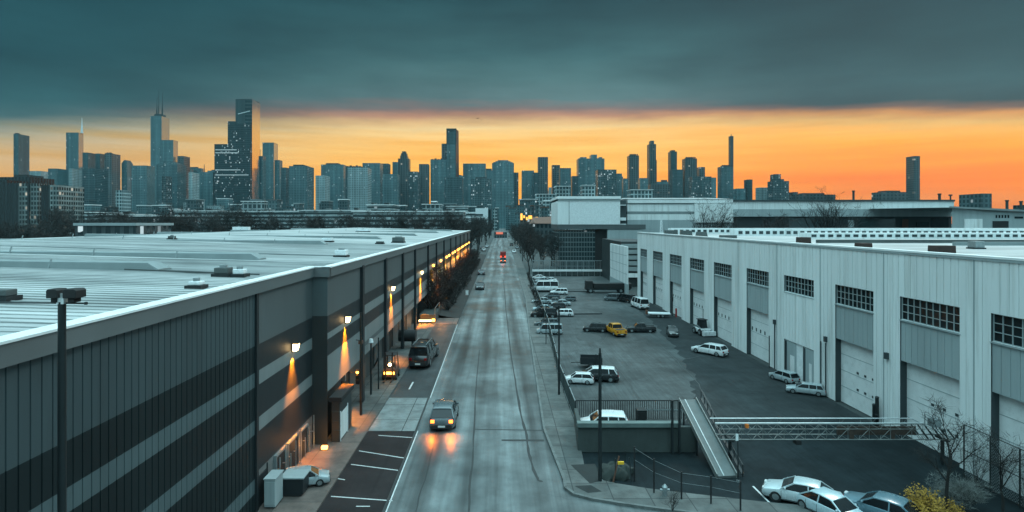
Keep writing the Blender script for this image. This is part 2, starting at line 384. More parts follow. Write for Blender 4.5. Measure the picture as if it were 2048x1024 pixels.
# ------------------------------------------------------------------ ground and streets
def lerp_poly(pts, Y):
    for (x0, y0), (x1, y1) in zip(pts, pts[1:]):
        if y0 <= Y <= y1: return x0 + (x1 - x0) * (Y - y0) / (y1 - y0)
    return pts[0][0] if Y < pts[0][1] else pts[-1][0]
def strip(left, right, ys, z, z1=None):
    mb = MB()
    for a, b in zip(ys, ys[1:]):
        mb.quad((lerp_poly(left, a), a, z), (lerp_poly(right, a), a, z), (lerp_poly(right, b), b, z), (lerp_poly(left, b), b, z))
    return mb
RL = [(-5.5, -30), (-5.55, 40), (-5.9, 80), (-5.7, 200), (-6.4, 1500)]            # left edge of the carriageway
RR = [(3.4, 31), (2.9, 38.8), (3.6, 70), (4.6, 104), (5.5, 248), (6.4, 700), (7.0, 1500)]
FB = [(4.9, 34), (5.2, 40), (5.2, 51), (6.2, 75), (7.4, 140), (8.2, 260), (9.5, 700), (10, 1500)]   # back of the right pavement
YS = [31, 34, 36, 38.8, 40, 45, 51, 60, 70, 75, 90, 104, 125, 140, 170, 200, 248, 260, 400, 700, 1100, 1500]

struct('ground', MB().quad((-4000, -400, -0.06), (4000, -400, -0.06), (4000, 9000, -0.06), (-4000, 9000, -0.06)), M['ground'])
corner = [(3.4, 31), (3.35, 30.2), (3.75, 29.4), (4.6, 28.9), (6.0, 28.4), (8, 27.8), (11, 27.0), (16, 26.0), (24, 25.0), (40, 24)]
rd = strip(RL, RR, YS, 0.0)
rd.poly([(-5.5, -30), (40, -30)] + [(x, y) for x, y in reversed(corner)] + [(lerp_poly(RL, 31), 31)], 0.0)
struct('road', rd, M['road'])

# right pavement with kerb, turning the corner
mb = MB()
kin = [(lerp_poly(RR, y) , y) for y in YS]; kout = [(lerp_poly(FB, y), y) for y in YS]
for a in range(1, len(YS) - 1):
    (x0, y0), (x1, y1) = kin[a], kin[a + 1]; (X0, _), (X1, _) = kout[a], kout[a + 1]
    mb.quad((x0 + .16, y0, .125), (X0, y0, .125), (X1, y1, .125), (x1 + .16, y1, .125))
cin = [(4.75, 32.0), (5.1, 31.2), (6.2, 30.6), (7.8, 30.0), (10, 29.4), (13, 28.6), (18, 27.6), (26, 26.6), (40, 25.6)]
poly = [(x + (.16 if i == 0 else 0), y + (.16 if i > 1 else 0)) for i, (x, y) in enumerate(corner)] + list(reversed(cin)) + [(4.9, 34)]
mb.poly([(lerp_poly(RR, 34) + .16, 34), (3.56, 31)] + poly[1:], .125)
struct('pavement', mb, M['walk'])
mb = MB()
kl = list(reversed(corner[:])) + [(lerp_poly(RR, y), y) for y in YS[1:]]
for (x0, y0), (x1, y1) in zip(kl, kl[1:]):
    d = Vector((x1 - x0, y1 - y0, 0)).normalized(); n = Vector((d.y, -d.x, 0)) * 0.16
    a, b = Vector((x0, y0, 0)), Vector((x1, y1, 0))
    up = Vector((0, 0, .14))
    mb.add([a, b, b + n, a + n, a + up, b + up, b + n + up, a + n + up], [(0, 1, 5, 4), (4, 5, 6, 7), (2, 3, 7, 6)])
struct('kerb', mb, pmat('weathered_kerb_stone', (.115, .125, .122), .85, 0, .35, 1.2, .2, 12, dirt=((.04, .045, .045), .7)))
mb = MB()
mb.poly([G(1141, 934)[:2], G(1190, 932)[:2], G(1204, 966)[:2], G(1180, 972)[:2]], .131)
struct('planting_bed', mb, M['soil'])
mb = MB().poly([G(1149, 977)[:2], G(1182, 975)[:2], G(1204, 988)[:2], G(1176, 991)[:2]], .131)
struct('planting_bed', mb, M['soil'])

# yard and dark lot right of the street
FBY = [y for y in YS if y <= 140] + [152]
mb = strip(FB, [(26.1, 0), (26.1, 999)], [y for y in FBY if y >= 40], -0.01)
struct('yard', mb, M['yard'])
mb = MB().poly([(4.75, 32.0), (5.1, 31.2), (6.2, 30.6), (7.8, 30.0), (10, 29.4), (13, 28.6), (18, 27.6), (26, 26.6), (40, 25.6), (40, 40), (5.2, 40), (4.9, 34)], -0.012)
struct('parking_lot', mb, M['lot'])
# darker asphalt area with a ragged edge along the hall
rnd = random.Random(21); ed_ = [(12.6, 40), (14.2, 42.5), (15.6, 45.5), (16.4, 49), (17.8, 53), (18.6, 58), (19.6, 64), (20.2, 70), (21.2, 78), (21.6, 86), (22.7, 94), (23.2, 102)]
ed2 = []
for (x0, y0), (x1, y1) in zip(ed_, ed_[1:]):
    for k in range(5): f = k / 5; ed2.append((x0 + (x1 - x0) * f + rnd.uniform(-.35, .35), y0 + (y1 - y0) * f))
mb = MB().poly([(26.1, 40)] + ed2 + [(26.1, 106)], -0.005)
struct('darker_asphalt_area', mb, M['patch'])

# left side: parking bay, concrete apron, upper lane, pavement and verge
KL = -8.85
mb = MB().quad((KL, 5, .004), (-5.55, 5, .004), (-5.55, 38.6, .004), (KL, 38.6, .004)); struct('parking_bay', mb, M['lane'])
mb = MB().quad((KL, 38.6, .008), (-5.56, 38.6, .008), (-5.56, 45.9, .008), (KL, 45.9, .008)); struct('concrete_apron', mb, M['apron'])
mb = MB().quad((KL, 45.9, .004), (-5.56, 45.9, .004), (-5.9, 79, .004), (KL, 79, .004)); struct('side_lane', mb, M['lane2'])
mb = MB().quad((-12, 5, .1), (KL, 5, .1), (KL, 38.6, .1), (-12, 38.6, .1)); mb.quad((KL, 5, .1), (KL, 5, 0), (KL, 38.6, 0), (KL, 38.6, .1))
struct('forecourt_pavement', mb, M['walk_red'])
mb = MB().quad((-13.5, 38.6, .1), (KL, 38.6, .1), (KL, 79, .1), (-13.5, 79, .1)); mb.quad((KL, 38.6, .1), (KL, 38.6, 0), (KL, 79, 0), (KL, 79, .1)); 
struct('dock_pavement', mb, M['walk'])
mb = MB().quad((-10.6, 79, .05), (-5.95, 79, .05), (-5.95, 84, .05), (-10.6, 84, .05)); struct('driveway', mb, M['walk_red'])
mb = MB()
ys = [84, 100, 125, 160, 200, 250]
for a, b in zip(ys, ys[1:]):
    xs = [-10.7, -9.2, -7.6, -5.95]
    for i, (p, q) in enumerate(zip(xs, xs[1:])):
        z = [.9, .55, .2, .03]
        mb.quad((p, a, z[i]), (q, a, z[i + 1]), (q, b, z[i + 1]), (p, b, z[i]))
struct('earth_verge', mb, M['verge'])

# markings and seams
mb = MB()
for a, b in ((5, 38.6), (45.9, 62), (62, 79)):
    mb.quad((lerp_poly(RL, a) - .0, a, .012), (lerp_poly(RL, a) + .07, a, .012), (lerp_poly(RL, b) + .07, b, .012), (lerp_poly(RL, b) - .0, b, .012))
struct('lane_line', mb, M['line'])
mb = MB()
for a, b in ((5, 38.6), (38.6, 45.9), (45.9, 62), (62, 79)):
    mb.quad((lerp_poly(RL, a) - .17, a, .0125), (lerp_poly(RL, a) - .03, a, .0125), (lerp_poly(RL, b) - .03, b, .0125), (lerp_poly(RL, b) - .17, b, .0125))
struct('gutter_seam', mb, M['tar'])
mb = MB()
for (xa, ya, xb, yb) in ((662, 993, 785, 1002), (702, 929, 796, 941), (718, 902, 812, 917), (757, 871, 832, 876), (672, 957, 690, 960)):
    a, b = G(xa, ya), G(xb, yb); mb.quad(a + Vector((0, -.045, .012)), b + Vector((0, -.045, .012)), b + Vector((0, .045, .012)), a + Vector((0, .045, .012)))
a, b = G(712, 1013), G(740, 1013); mb.quad(a + Vector((0, -.04, .012)), b + Vector((0, -.04, .012)), b + Vector((0, .04, .012)), a + Vector((0, .04, .012)))
struct('bay_marking', mb, M['line'])
mb = MB()
a = G(822, 772); mb.quad(a + Vector((-.07, -1.0, .012)), a + Vector((.07, -1.0, .012)), a + Vector((.07, 1.2, .012)), a + Vector((-.07, 1.2, .012)))
struct('lane_dash', mb, M['line'])
mb = MB(); a, b = G(1506, 972), G(1558, 1024); n = Vector((.05, .02, 0)); 
for p in (a, b): p.z = -.006
mb.quad(a - n, b - n, b + n, a + n); struct('lot_line', mb, M['line'])
def ribbon(pts, wd, z, seed=1):
    rnd = random.Random(seed); mb = MB(); L = []; 
    for i, p in enumerate(pts):
        q = pts[min(i + 1, len(pts) - 1)]; o = pts[max(i - 1, 0)]
        d = Vector((q[0] - o[0], q[1] - o[1], 0)).normalized(); n = Vector((d.y, -d.x, 0)) * wd * rnd.uniform(.6, 1.3) / 2
        c = Vector((p[0], p[1], z)); L.append((c - n, c + n))
    for (a, b), (c, d) in zip(L, L[1:]): mb.quad(a, b, d, c)
    return mb
def smooth_path(px, n=26, jit=.04, seed=2):
    rnd = random.Random(seed); P = [G(*p) for p in px]; out = []
    for i in range(n + 1):
        u = i / n * (len(P) - 1); k = min(int(u), len(P) - 2); f = u - k
        p0, p1, p2, p3 = P[max(k - 1, 0)], P[k], P[k + 1], P[min(k + 2, len(P) - 1)]
        q = 0.5 * ((2 * p1) + (p2 - p0) * f + (2 * p0 - 5 * p1 + 4 * p2 - p3) * f * f + (3 * p1 - p0 - 3 * p2 + p3) * f ** 3)
        out.append((q.x + rnd.uniform(-jit, jit), q.y))
    return out
struct('tar_seam', ribbon(smooth_path([(1083, 964), (1072, 952), (1060, 915), (1052, 870), (1043, 830), (1030, 760), (1020, 690), (1012, 620), (1007, 560)], 40), .16, .006), M['tar'])
struct('tar_seam', ribbon(smooth_path([(830, 1024), (852, 950), (868, 885), (876, 850)], 14), .09, .006, 4), M['tar'])
struct('tar_seam', ribbon(smooth_path([(936, 1024), (944, 930), (948, 860), (952, 780), (958, 700)], 16), .10, .0065, 5), M['tar'])
struct('expansion_joint', MB().quad(G(1003, 882) + Vector((0, 0, .007)), G(1088, 883) + Vector((0, 0, .007)), G(1088, 879) + Vector((0, 0, .007)), G(1003, 879) + Vector((0, 0, .007))), M['tar'])
struct('expansion_joint', MB().quad(G(950, 859.5) + Vector((0, 0, .007)), G(1084, 861.5) + Vector((0, 0, .007)), G(1084, 860) + Vector((0, 0, .007)), G(950, 858) + Vector((0, 0, .007))), M['tar'])
for i, pp in enumerate(([(1180, 690), (1215, 720), (1255, 760), (1275, 800)], [(1230, 640), (1200, 690), (1160, 700)], [(1270, 690), (1330, 720), (1400, 712)], [(1130, 700), (1165, 735), (1200, 770), (1220, 800)], [(1190, 585), (1140, 600), (1180, 625)], [(1320, 690), (1390, 760), (1430, 830)])):
    struct('yard_crack', ribbon(smooth_path(pp, 18, .1, i), .07, -.003, i), M['tar'])
mb = MB(); c = G(1178, 674); mb.poly([(c.x + 1.5 * math.cos(a / 14 * 6.283), c.y + 2.2 * math.sin(a / 14 * 6.283)) for a in range(14)], -.004)
struct('puddle', mb, pmat('dark_wet_patch', (0.03, 0.038, 0.04), 0.5))
# ------------------------------------------------------------------ left warehouse
XN, XP = -11.76, -10.8                    # near wall and projecting wall
YA, YB, YE = 27.7, 36.0, 207.0
EAVE = 10.7
WB = ['w_dark', 'w_light', 'w_grey', 'w_plinth', 'w_teal']
WM = [M[k] for k in WB]
near_bands = [(0, 1.93, 3), (1.93, 3.83, 0), (3.83, 4.51, 1), (4.51, 6.10, 0), (6.10, 6.79, 1), (6.79, 8.07, 0), (8.07, EAVE, 2)]
near_bands0 = [(0, 1.0, 0), (1.0, 1.7, 1), (1.7, 3.83, 0)] + near_bands[2:]
wh = thing('warehouse', 'long grey warehouse with charcoal stripes and pale roof left of the street', 'warehouse', (-40, 36, 0))

def corrugate(mb, X, y0, y1, pitch, gw, gd, out, bands, phase=0.0):
    """sheet-metal wall in the plane x = X running along y: flat pans with narrow grooves"""
    pts = [(X, y0)]
    k = math.ceil((y0 + gw) / pitch)
    while k * pitch < y1 - gw:
        y = k * pitch; pts += [(X, y - gw / 2), (X - out * gd, y - gw / 4), (X - out * gd, y + gw / 4), (X, y + gw / 2)]; k += 1
    pts.append((X, y1))
    for z0, z1, mi in bands:
        for (a, b), (c, d) in zip(pts, pts[1:]): mb.quad((a, b, z0), (c, d, z0), (c, d, z1), (a, b, z1), mi)
def flat_wall(mb, X, y0, y1, bands):
    for z0, z1, mi in bands: mb.quad((X, y0, z0), (X, y1, z0), (X, y1, z1), (X, y0, z1), mi)

mb = MB(); corrugate(mb, XN, 4.0, YA - .12, .36, .05, .04, 1, near_bands0)
mb.build('ribbed_wall', [M['w_ribdark'], M['w_riblight'], M['w_rib'], M['w_plinth'], M['w_teal']], wh, recalc=False)
mb = MB(); flat_wall(mb, XN, YA + .12, YB, near_bands)
mb.build('smooth_wall', WM, wh, recalc=False)
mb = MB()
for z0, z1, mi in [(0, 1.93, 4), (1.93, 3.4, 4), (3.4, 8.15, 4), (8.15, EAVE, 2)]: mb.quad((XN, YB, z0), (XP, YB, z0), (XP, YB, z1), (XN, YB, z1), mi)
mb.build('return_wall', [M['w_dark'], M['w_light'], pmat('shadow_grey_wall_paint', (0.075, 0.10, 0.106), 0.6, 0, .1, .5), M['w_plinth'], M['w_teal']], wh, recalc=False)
MB().box(XN - .02, XN + .10, YA - .12, YA + .12, 0, EAVE).build('wall_joint', M['w_dark'], wh)
# projecting bays
pil = [44.7, 53.8, 63.4, 72.6, 85.7, 97, 110, 125, 139.6, 155, 171, 190]
edges = [YB] + pil + [YE]
bay_bands = [(3.4, 5.64, 1), (5.64, 6.67, 0), (6.67, 7.06, 1), (7.06, 8.15, 0), (8.15, EAVE, 2)]
bay_b2 = [(3.4, 4.1, 1), (4.1, 4.45, 2), (4.45, 5.64, 1), (5.64, 6.67, 0), (6.67, 7.4, 1), (7.4, 8.3, 0), (8.3, EAVE, 2)]
for i, (a, b) in enumerate(zip(edges, edges[1:])):
    mb = MB(); flat_wall(mb, XP, a + (.3 if i else 0), b - .3, bay_bands if i == 0 else bay_b2)
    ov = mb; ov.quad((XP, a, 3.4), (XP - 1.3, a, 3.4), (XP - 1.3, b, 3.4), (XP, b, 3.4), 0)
    mb.build('wall_bay', WM, wh, recalc=False)
for y in pil: MB().box(XP - .05, XP + .22, y - .28, y + .28, 0, EAVE - .02).build('pilaster', M['w_dark'], wh)
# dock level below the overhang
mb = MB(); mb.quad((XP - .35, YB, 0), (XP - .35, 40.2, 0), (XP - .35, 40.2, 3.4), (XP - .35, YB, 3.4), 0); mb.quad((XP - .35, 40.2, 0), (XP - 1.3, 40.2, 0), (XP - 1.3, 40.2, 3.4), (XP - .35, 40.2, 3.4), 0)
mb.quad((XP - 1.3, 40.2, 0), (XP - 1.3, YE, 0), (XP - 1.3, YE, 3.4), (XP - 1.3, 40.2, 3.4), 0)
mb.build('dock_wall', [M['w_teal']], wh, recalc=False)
for a, b in ((41.2, 43.6), (46, 49.5), (50, 53), (55, 58.5), (59.2, 62.4), (64.5, 68), (68.5, 71.8), (74, 78), (80, 84)):
    d = MB().box(XP - 1.36, XP - 1.22, a, b, .1, 3.0); d.build('dock_door', M['w_grey'], wh)
# end walls and back wall
mb = MB(); mb.quad((-90, 4, 0), (XN, 4, 0), (XN, 4, EAVE), (-90, 4, EAVE)); mb.quad((-90, YE, 0), (XP, YE, 0), (XP, YE, EAVE), (-90, YE, EAVE)); mb.quad((-90, 4, 0), (-90, YE, 0), (-90, YE, EAVE), (-90, 4, EAVE))
mb.build('end_wall', M['w_grey'], wh)
# roof: very low gable
def roofz(X): return 11.1 + .027 * min(-X - 10.8, 40) - .03 * max(0, -X - 50.8)
mb = MB()
for a, b, x0 in ((4, YB, XN), (YB, YE, XP)):
    n = max(1, int((b - a) / 12))
    for k in range(n):
        ya, yb = a + (b - a) * k / n, a + (b - a) * (k + 1) / n
        for p, q in ((x0, -50.8), (-50.8, -90)): mb.quad((p, ya, roofz(p)), (q, ya, roofz(q)), (q, yb, roofz(q)), (p, yb, roofz(p)))
y = 5.0
while y < YE:
    x0 = XN if y < YB else XP
    if y < 75: mb.bar((x0 - .2, y, roofz(x0) + .02), (-50.8, y, roofz(-50.8) + .01), .04, .05)
    y += .62 if y < 40 else 1.24
mb.build('roof', M['roof'], wh)
for (a, b, x0) in ((4, YB, XN), (YB - .03, YE, XP)):
    mb = MB(); mb.box(x0 - .1, x0 + .16, a, b, EAVE - .1, 11.16); mb.build('fascia', M['w_trim'], wh)
    mb = MB(); mb.box(x0 - .42, x0 + .2, a, b, 11.162, 11.23); mb.build('coping', M['w_white'], wh)
MB().box(XN - .1, XP + .16, YB - .16, YB + .1, EAVE - .1, 11.158).build('fascia', M['w_trim'], wh)
MB().box(XN - .3, XP + .2, YB - .2, YB + .3, 11.232, 11.25).build('coping', M['w_white'], wh)
# long raised ridges across the roof
def ridge(mb, xa, xb, y, w=.7, h=.44):
    R_ = []
    for X, k in ((xa, .25), (xa - .6, 1), (xb, 1)):
        zz = roofz(X)
        R_.append([(X, y - w, zz - .02), (X, y - w * .93, zz + h * k), (X, y, zz + h * k * 1.12), (X, y + w * .72, zz + h * k), (X, y + w, zz - .02)])
    mb.rings(R_, closed=False, cap=False); mb.add(R_[0], [(0, 1, 2, 3, 4)])
    n = int((xa - xb) / 6)
    for k in range(1, n + 1):
        X = xa - k * 6; mb.bar((X, y - w - .03, roofz(X)), (X, y - w * .72 - .02, roofz(X) + h + .04), .07, .07)
for xa, xb, y in ((-18.8, -62, 32.3), (-17.4, -66, 42.2), (-20.8, -70, 69), (-19, -66, 92), (-17, -70, 118), (-16, -70, 150), (-15, -66, 182)):
    mb = MB(); ridge(mb, xa, xb, y); mb.build('skylight_ridge', M['roof_side'], wh)
mb = MB(); mb.bar((-20.5, 31.4, roofz(-20.5) + .08), (-12.8, 30.6, roofz(-12.8) + .08), .07, .08); mb.build('roof_pipe', M['unit'], wh)
mb = MB(); mb.bar((-46, 49, roofz(-46) + .08), (-13, 47.5, roofz(-13) + .08), .05, .06); mb.build('roof_pipe', M['roof_side'], wh)
# low service doors on the plinth
for y, wd, hh in ((30.6, 1.3, 1.75), (32.4, 1.5, 1.75), (34.2, 1.1, 1.7)):
    mb = MB().box(XN + .005, XN + .10, y - wd / 2, y + wd / 2, .1, hh); d = mb.build('service_door', M['w_dark'], wh)
    f = MB(); 
    for yy in (y - wd / 2 - .06, y + wd / 2 + .06): f.box(XN + .004, XN + .16, yy - .05, yy + .05, .1, hh + .08)
    f.box(XN + .003, XN + .17, y - wd / 2 - .1, y + wd / 2 + .1, hh + .02, hh + .12); f.build('frame', M['steel'], d)
f = MB()
for k in range(9):
    y = 29.3 + k * .78; f.tube((XN + .25, y, .1), (XN + .25, y, 1.3 + .4 * ((k * 7) % 3)), .035, n=6); f.tube((XN + .25, y, 1.1), (XN + .0, y, 1.1), .03, n=6)
f.build('conduit', M['steel'], wh)
for y in (29.0,):
    MB().box(XN + .01, XN + .05, y - .04, y + .04, 0, 1.9).build('downpipe', M['dark_metal'], wh)

# wall lamps: housing, lens, real downlight
def lamp_light(par, loc, power, r=0.08, angle=52, blend=.5, col=(1.0, .42, .08), tilt=0.0):
    L = bpy.data.lights.new('downlight', 'SPOT'); L.energy = power; L.color = col; L.spot_size = R(angle); L.spot_blend = blend; L.shadow_soft_size = r
    o = bpy.data.objects.new('downlight', L); COL.objects.link(o); o.parent = par; o.location = loc; o.rotation_euler = (0, -tilt, 0)
    return o
lamp_proto = {}
WL = [(32.5, XN, 6.9, 'warm wall lamp on the smooth grey wall before the projecting bays'), (40.0, XP, 7.2, 'lit wall lamp on the first projecting bay above the traffic signals'),
      (57.0, XP, 7.4, 'lit wall lamp on the third bay above the parked minibus kiosk'), (78.0, XP, 7.15, 'lit wall lamp on the bay where the dark shrubs begin'), (91.5, XP, 7.1, 'orange wall lamp just above the tops of the dark shrubs'),
      (103, XP, 7.1, None), (114, XP, 7.1, None), (120, XP, 7.1, None), (129, XP, 7.1, None), (135, XP, 7.1, None), (144, XP, 7.1, None), (150, XP, 7.1, None), (159, XP, 7.1, None), (166, XP, 7.1, None), (176, XP, 7.1, None), (184, XP, 7.1, None), (196, XP, 7.1, None)]
for i, (y, X, zz, lab) in enumerate(WL):
    r = thing('wall_lamp', lab or 'small orange wall lamp in the far row of lit wall lamps', 'wall lamp', (X, y, zz), 0, 'lamps on the warehouse wall' if lab else 'far row of lamps on the warehouse wall')
    hb = MB(); hb.box(.0, .10, -.10, .10, -.20, .26); hb.box(.10, .42, -.17, .17, .26, .31)
    hb.build('housing', M['dark_metal'], r, local=True)
    le = MB(); le.add([(.10, -.17, -.14), (.30, -.17, -.14), (.30, .17, -.14), (.10, .17, -.14), (.10, -.17, .26), (.40, -.17, .26), (.40, .17, .26), (.10, .17, .26)],
                      [(0, 3, 2, 1), (0, 1, 5, 4), (1, 2, 6, 5), (2, 3, 7, 6), (3, 0, 4, 7)])
    le.build('lens', M['lamp_glow'] if i < 4 else M['orange_glow'], r, local=True)
    lamp_light(r, (.27, 0, -.18), 8500 if i == 0 else 14000 if i < 3 else 26000, .03, 57, 1.0, (1, .25, .006), R(-10))

# things on the warehouse roof
def unit(name, lab, px, py, sx, sy, sz, mat, zr=11.3, fan=True):
    p = G(px, py, zr); p.z = roofz(p.x) + .05
    r = thing(name, lab, 'roof unit', p, 0)
    b = MB().box(-sx / 2, sx / 2, -sy / 2, sy / 2, .12, sz); b.build('casing', mat, r, local=True, bevel=.03)
    s = MB().box(-sx / 2 - .1, sx / 2 + .1, -sy / 2 - .1, sy / 2 + .1, -.05, .118); s.build('kerb_frame', M['dark_metal'], r, local=True)
    if fan: MB().tube((0, 0, sz), (0, 0, sz + .14), min(sx, sy) * .32, n=14).build('fan_cowl', M['steel'], r, local=True)
unit('rooftop_unit', 'dark grey rooftop unit beside a smaller white one on the pale roof', 447, 549, .72, .6, .42, M['unit'])
unit('rooftop_unit', 'small white rooftop unit right of the dark grey one', 480, 549, .55, .5, .36, M['white'])
unit('roof_vent', 'small white mushroom vent near the pale roof edge', 393, 571, .5, .45, .28, M['white'])
unit('rooftop_unit', 'white and dark rooftop unit alone past the second roof ridge', 683, 511, .9, .8, .55, M['white'])
unit('rooftop_unit', 'dark vent box at the left edge of the picture', 2, 600, .75, .5, .35, M['unit'], fan=False)
unit('rooftop_unit', 'dark rooftop unit near the far roof edge by the street', 797, 486, 1.5, 1.6, .7, M['unit'], 11.15)
unit('roof_vent', 'tiny dark vent on the far roof between two ridges', 344, 489, .7, .6, .4, M['unit'])
unit('roof_vent', 'pale flat vent box on the far roof beside a ridge', 655, 486, 1.3, .9, .5, M['white'])
unit('roof_vent', 'pale hatch box standing up at the far edge of the roof', 483, 462, 4.4, 1.6, 1.2, M['white'], 11.6, fan=False)
unit('roof_vent', 'pale row of low vents on the farthest part of the roof', 726, 468, 3.2, 1.0, .6, M['white'], 11.2)
unit('roof_vent', 'dark low vent close to the street edge of the far roof', 760, 490, .9, .7, .3, M['unit'], 11.1, fan=False)

DKBROWN = pmat('dark_brown_roof_box', (.035, .018, .014), .7)
# ------------------------------------------------------------------ right hall
XR = 26.3; RT = 12.07; RY0, RY1 = 17.0, 110.0
RMAT = [M['b_wall'], M['b_panel'], M['b_dark']]
hall = thing('hall', 'pale blue sheet metal hall with roller doors right of the yard', 'hall', (50, 60, 0))
bays = [(102.9, 107.6, 'd'), (93, 98.8, 'd'), (83.3, 89, 'd'), (74.1, 79.6, 'd'), (65.3, 70.7, 'd'), (56.3, 61.3, 'd'), (48.2, 53.2, 'p'), (40.5, 45.1, 'd'), (32.9, 37.8, 'd'), (25.6, 30.8, 'd')]
DZ, PZ, WZ = 4.94, 7.65, 9.15
# pale wall: full height piers, spandrel above windows
mb = MB()
ed = [RY0]
for a, b, k in reversed(bays): ed += [a, b]
ed.append(RY1)
for i in range(0, len(ed), 2): corrugate(mb, XR, ed[i], ed[i + 1], .55 if ed[i] < 60 else 1.1, .06, .05, -1, [(0, RT, 0)])
for a, b, k in bays: corrugate(mb, XR, a, b, .55 if a < 60 else 1.1, .06, .05, -1, [(WZ, RT, 0)] if k == 'd' else [(WZ, RT, 0), (3.27, PZ, 0)])
for a, b, k in bays:   # reveals
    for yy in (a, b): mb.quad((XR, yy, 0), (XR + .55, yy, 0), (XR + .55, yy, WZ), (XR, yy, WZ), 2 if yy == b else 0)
    mb.quad((XR, a, WZ), (XR + .5, a, WZ), (XR + .5, b, WZ), (XR, b, WZ), 0); mb.quad((XR, a, PZ), (XR + .5, a, PZ), (XR + .5, b, PZ), (XR, b, PZ), 0)
mb.build('wall', RMAT, hall, recalc=False)
for y in (39.4, 31.9, 47.2, 63.5, 54.6): MB().box(XR - .035, XR - .002, y - .03, y + .03, .05, RT - .1).build('wall_joint', M['b_panel'], hall)
def divs(y): return 9 if y < 62 else 8
for a, b, k in bays:
    if k == 'd':
        p = MB(); corrugate(p, XR + .07, a, b, .55 if a < 60 else 1.1, .05, .03, -1, [(DZ, PZ, 0)]); p.quad((XR + .07, a, DZ), (XR + .5, a, DZ), (XR + .5, b, DZ), (XR + .07, b, DZ))
        p.build('spandrel_panel', M['b_panel'], hall, recalc=False)
    wn = MB().box(XR + .16, XR + .2, a, b, PZ, WZ).build('window', M['glass_dark'], hall)
    f = MB(); n = divs(a)
    for j in range(n + 1):
        y = a + .03 + (b - a - .06) * j / n; f.box(XR + .10, XR + .158, y - .018, y + .018, PZ, WZ)
    for j in range(4):
        z = PZ + .03 + (WZ - PZ - .06) * j / 3; f.box(XR + .112, XR + .156, a, b, z - .018, z + .018)
    f.box(XR - .03, XR + .10, a - .06, b + .06, PZ - .09, PZ - .03)
    f.build('frame', M['b_panel'], wn)
    if k == 'd':
        d = MB().box(XR + .45, XR + .52, a, b, 0, DZ)
        dr = d.build('roller_door', M['b_door'], hall)
        s = MB()
        for z in (1.25, 2.5, 3.75): s.box(XR + .435, XR + .449, a + .02, b - .02, z - .022, z + .022)
        s.build('panel_seam', M['b_panel'], dr)
        for z in (1.4, 2.65) if a < 50 else (2.65,):
            for j in range(3 if a < 50 else 5): y = a + (b - a) * ((j + .8) / 5.2); MB().box(XR + .42, XR + .448, y - .11, y + .11, z, z + (.16 if a < 50 else .35)).build('door_window', M['b_dark'], dr)
    else:
        w_ = MB()
        for y0, y1, mi in ((b - 2.0, b, 1), (a + 1.9, a + 3.0, 0), (a, a + .1, 0)): w_.quad((XR + .1, y0, 0), (XR + .1, y1, 0), (XR + .1, y1, 3.27), (XR + .1, y0, 3.27), 0)
        w_.build('door_pier', M['white'], hall, recalc=False)
        for y0, y1 in ((b - 2.0, b - .1), (a + .15, a + 1.7)):
            dd = MB().box(XR + .05, XR + .09, y0, y1, 0, 3.2).build('personnel_door', M['b_panel'], hall)
            MB().box(XR + .03, XR + .048, y0 + .25, y1 - .9, .2, 2.0).build('door_leaf', M['b_door'], dd)
            MB().box(XR + .02, XR + .049, y1 - .3, y1, 0, 3.15).build('dark_jamb', M['b_dark'], dd)
mb = MB().box(XR - .08, XR + .5, RY0, RY1, RT, RT + .12); mb.build('coping', M['w_white'], hall)
mb = MB().box(XR - .06, XR, RY0, RY1, RT - .14, RT - .003); mb.build('gutter', M['b_panel'], hall)
mb = MB().quad((XR + .5, RY0, RT - .1), (110, RY0, RT - .1), (110, RY1, RT - .1), (XR + .5, RY1, RT - .1)); mb.build('roof', M['roof'], hall)
mb = MB().quad((XR, RY1, 0), (110, RY1, 0), (110, RY1, RT), (XR, RY1, RT)); mb.quad((XR, RY0, 0), (110, RY0, 0), (110, RY0, RT), (XR, RY0, RT)); mb.quad((110, RY0, 0), (110, RY1, 0), (110, RY1, RT), (110, RY0, RT)); mb.build('end_wall', M['b_wall'], hall)
# raised rows of skylights
for y, x0, h in ((72, 38.5, .62), (88, 36, .9), (104, 31, .9)):
    mb = MB(); mb.box(x0, 108, y, y + 2.2, RT - .12, RT + h); sk = mb.build('skylight_row', M['b_wall'], hall)
    x = x0 + .5
    while x < 107: MB().box(x, x + .62, y - .03, y - .002, RT + h * .18, RT + h * .70).build('pane', M['glass_teal'], sk); x += 1.05
for i, (xa, xb, y) in enumerate(((31.5, 100, 57), (40, 104, 50.5), (52, 104, 45))):
    MB().box(xa, xb, y, y + .35, RT - .1, RT + .22).build('roof_upstand', M['roof_side'] if i != 0 else M['unit'], hall)
for y, z in ((60.0, 8.2), (39.0, 5.0)): pass
for y in (54.9, 46.3, 47.0):
    MB().tube((XR - .09, y, .0), (XR - .09, y, 4.3), .05, n=8).build('downpipe', M['b_dark'], hall)
for i, (y, z) in enumerate(((39.0, 4.75), (54.9, 4.3), (46.3, 4.4))):
    MB().box(XR - .2, XR - .003, y - .13, y + .13, z, z + .42).build('wall_box', M['b_dark'], hall)
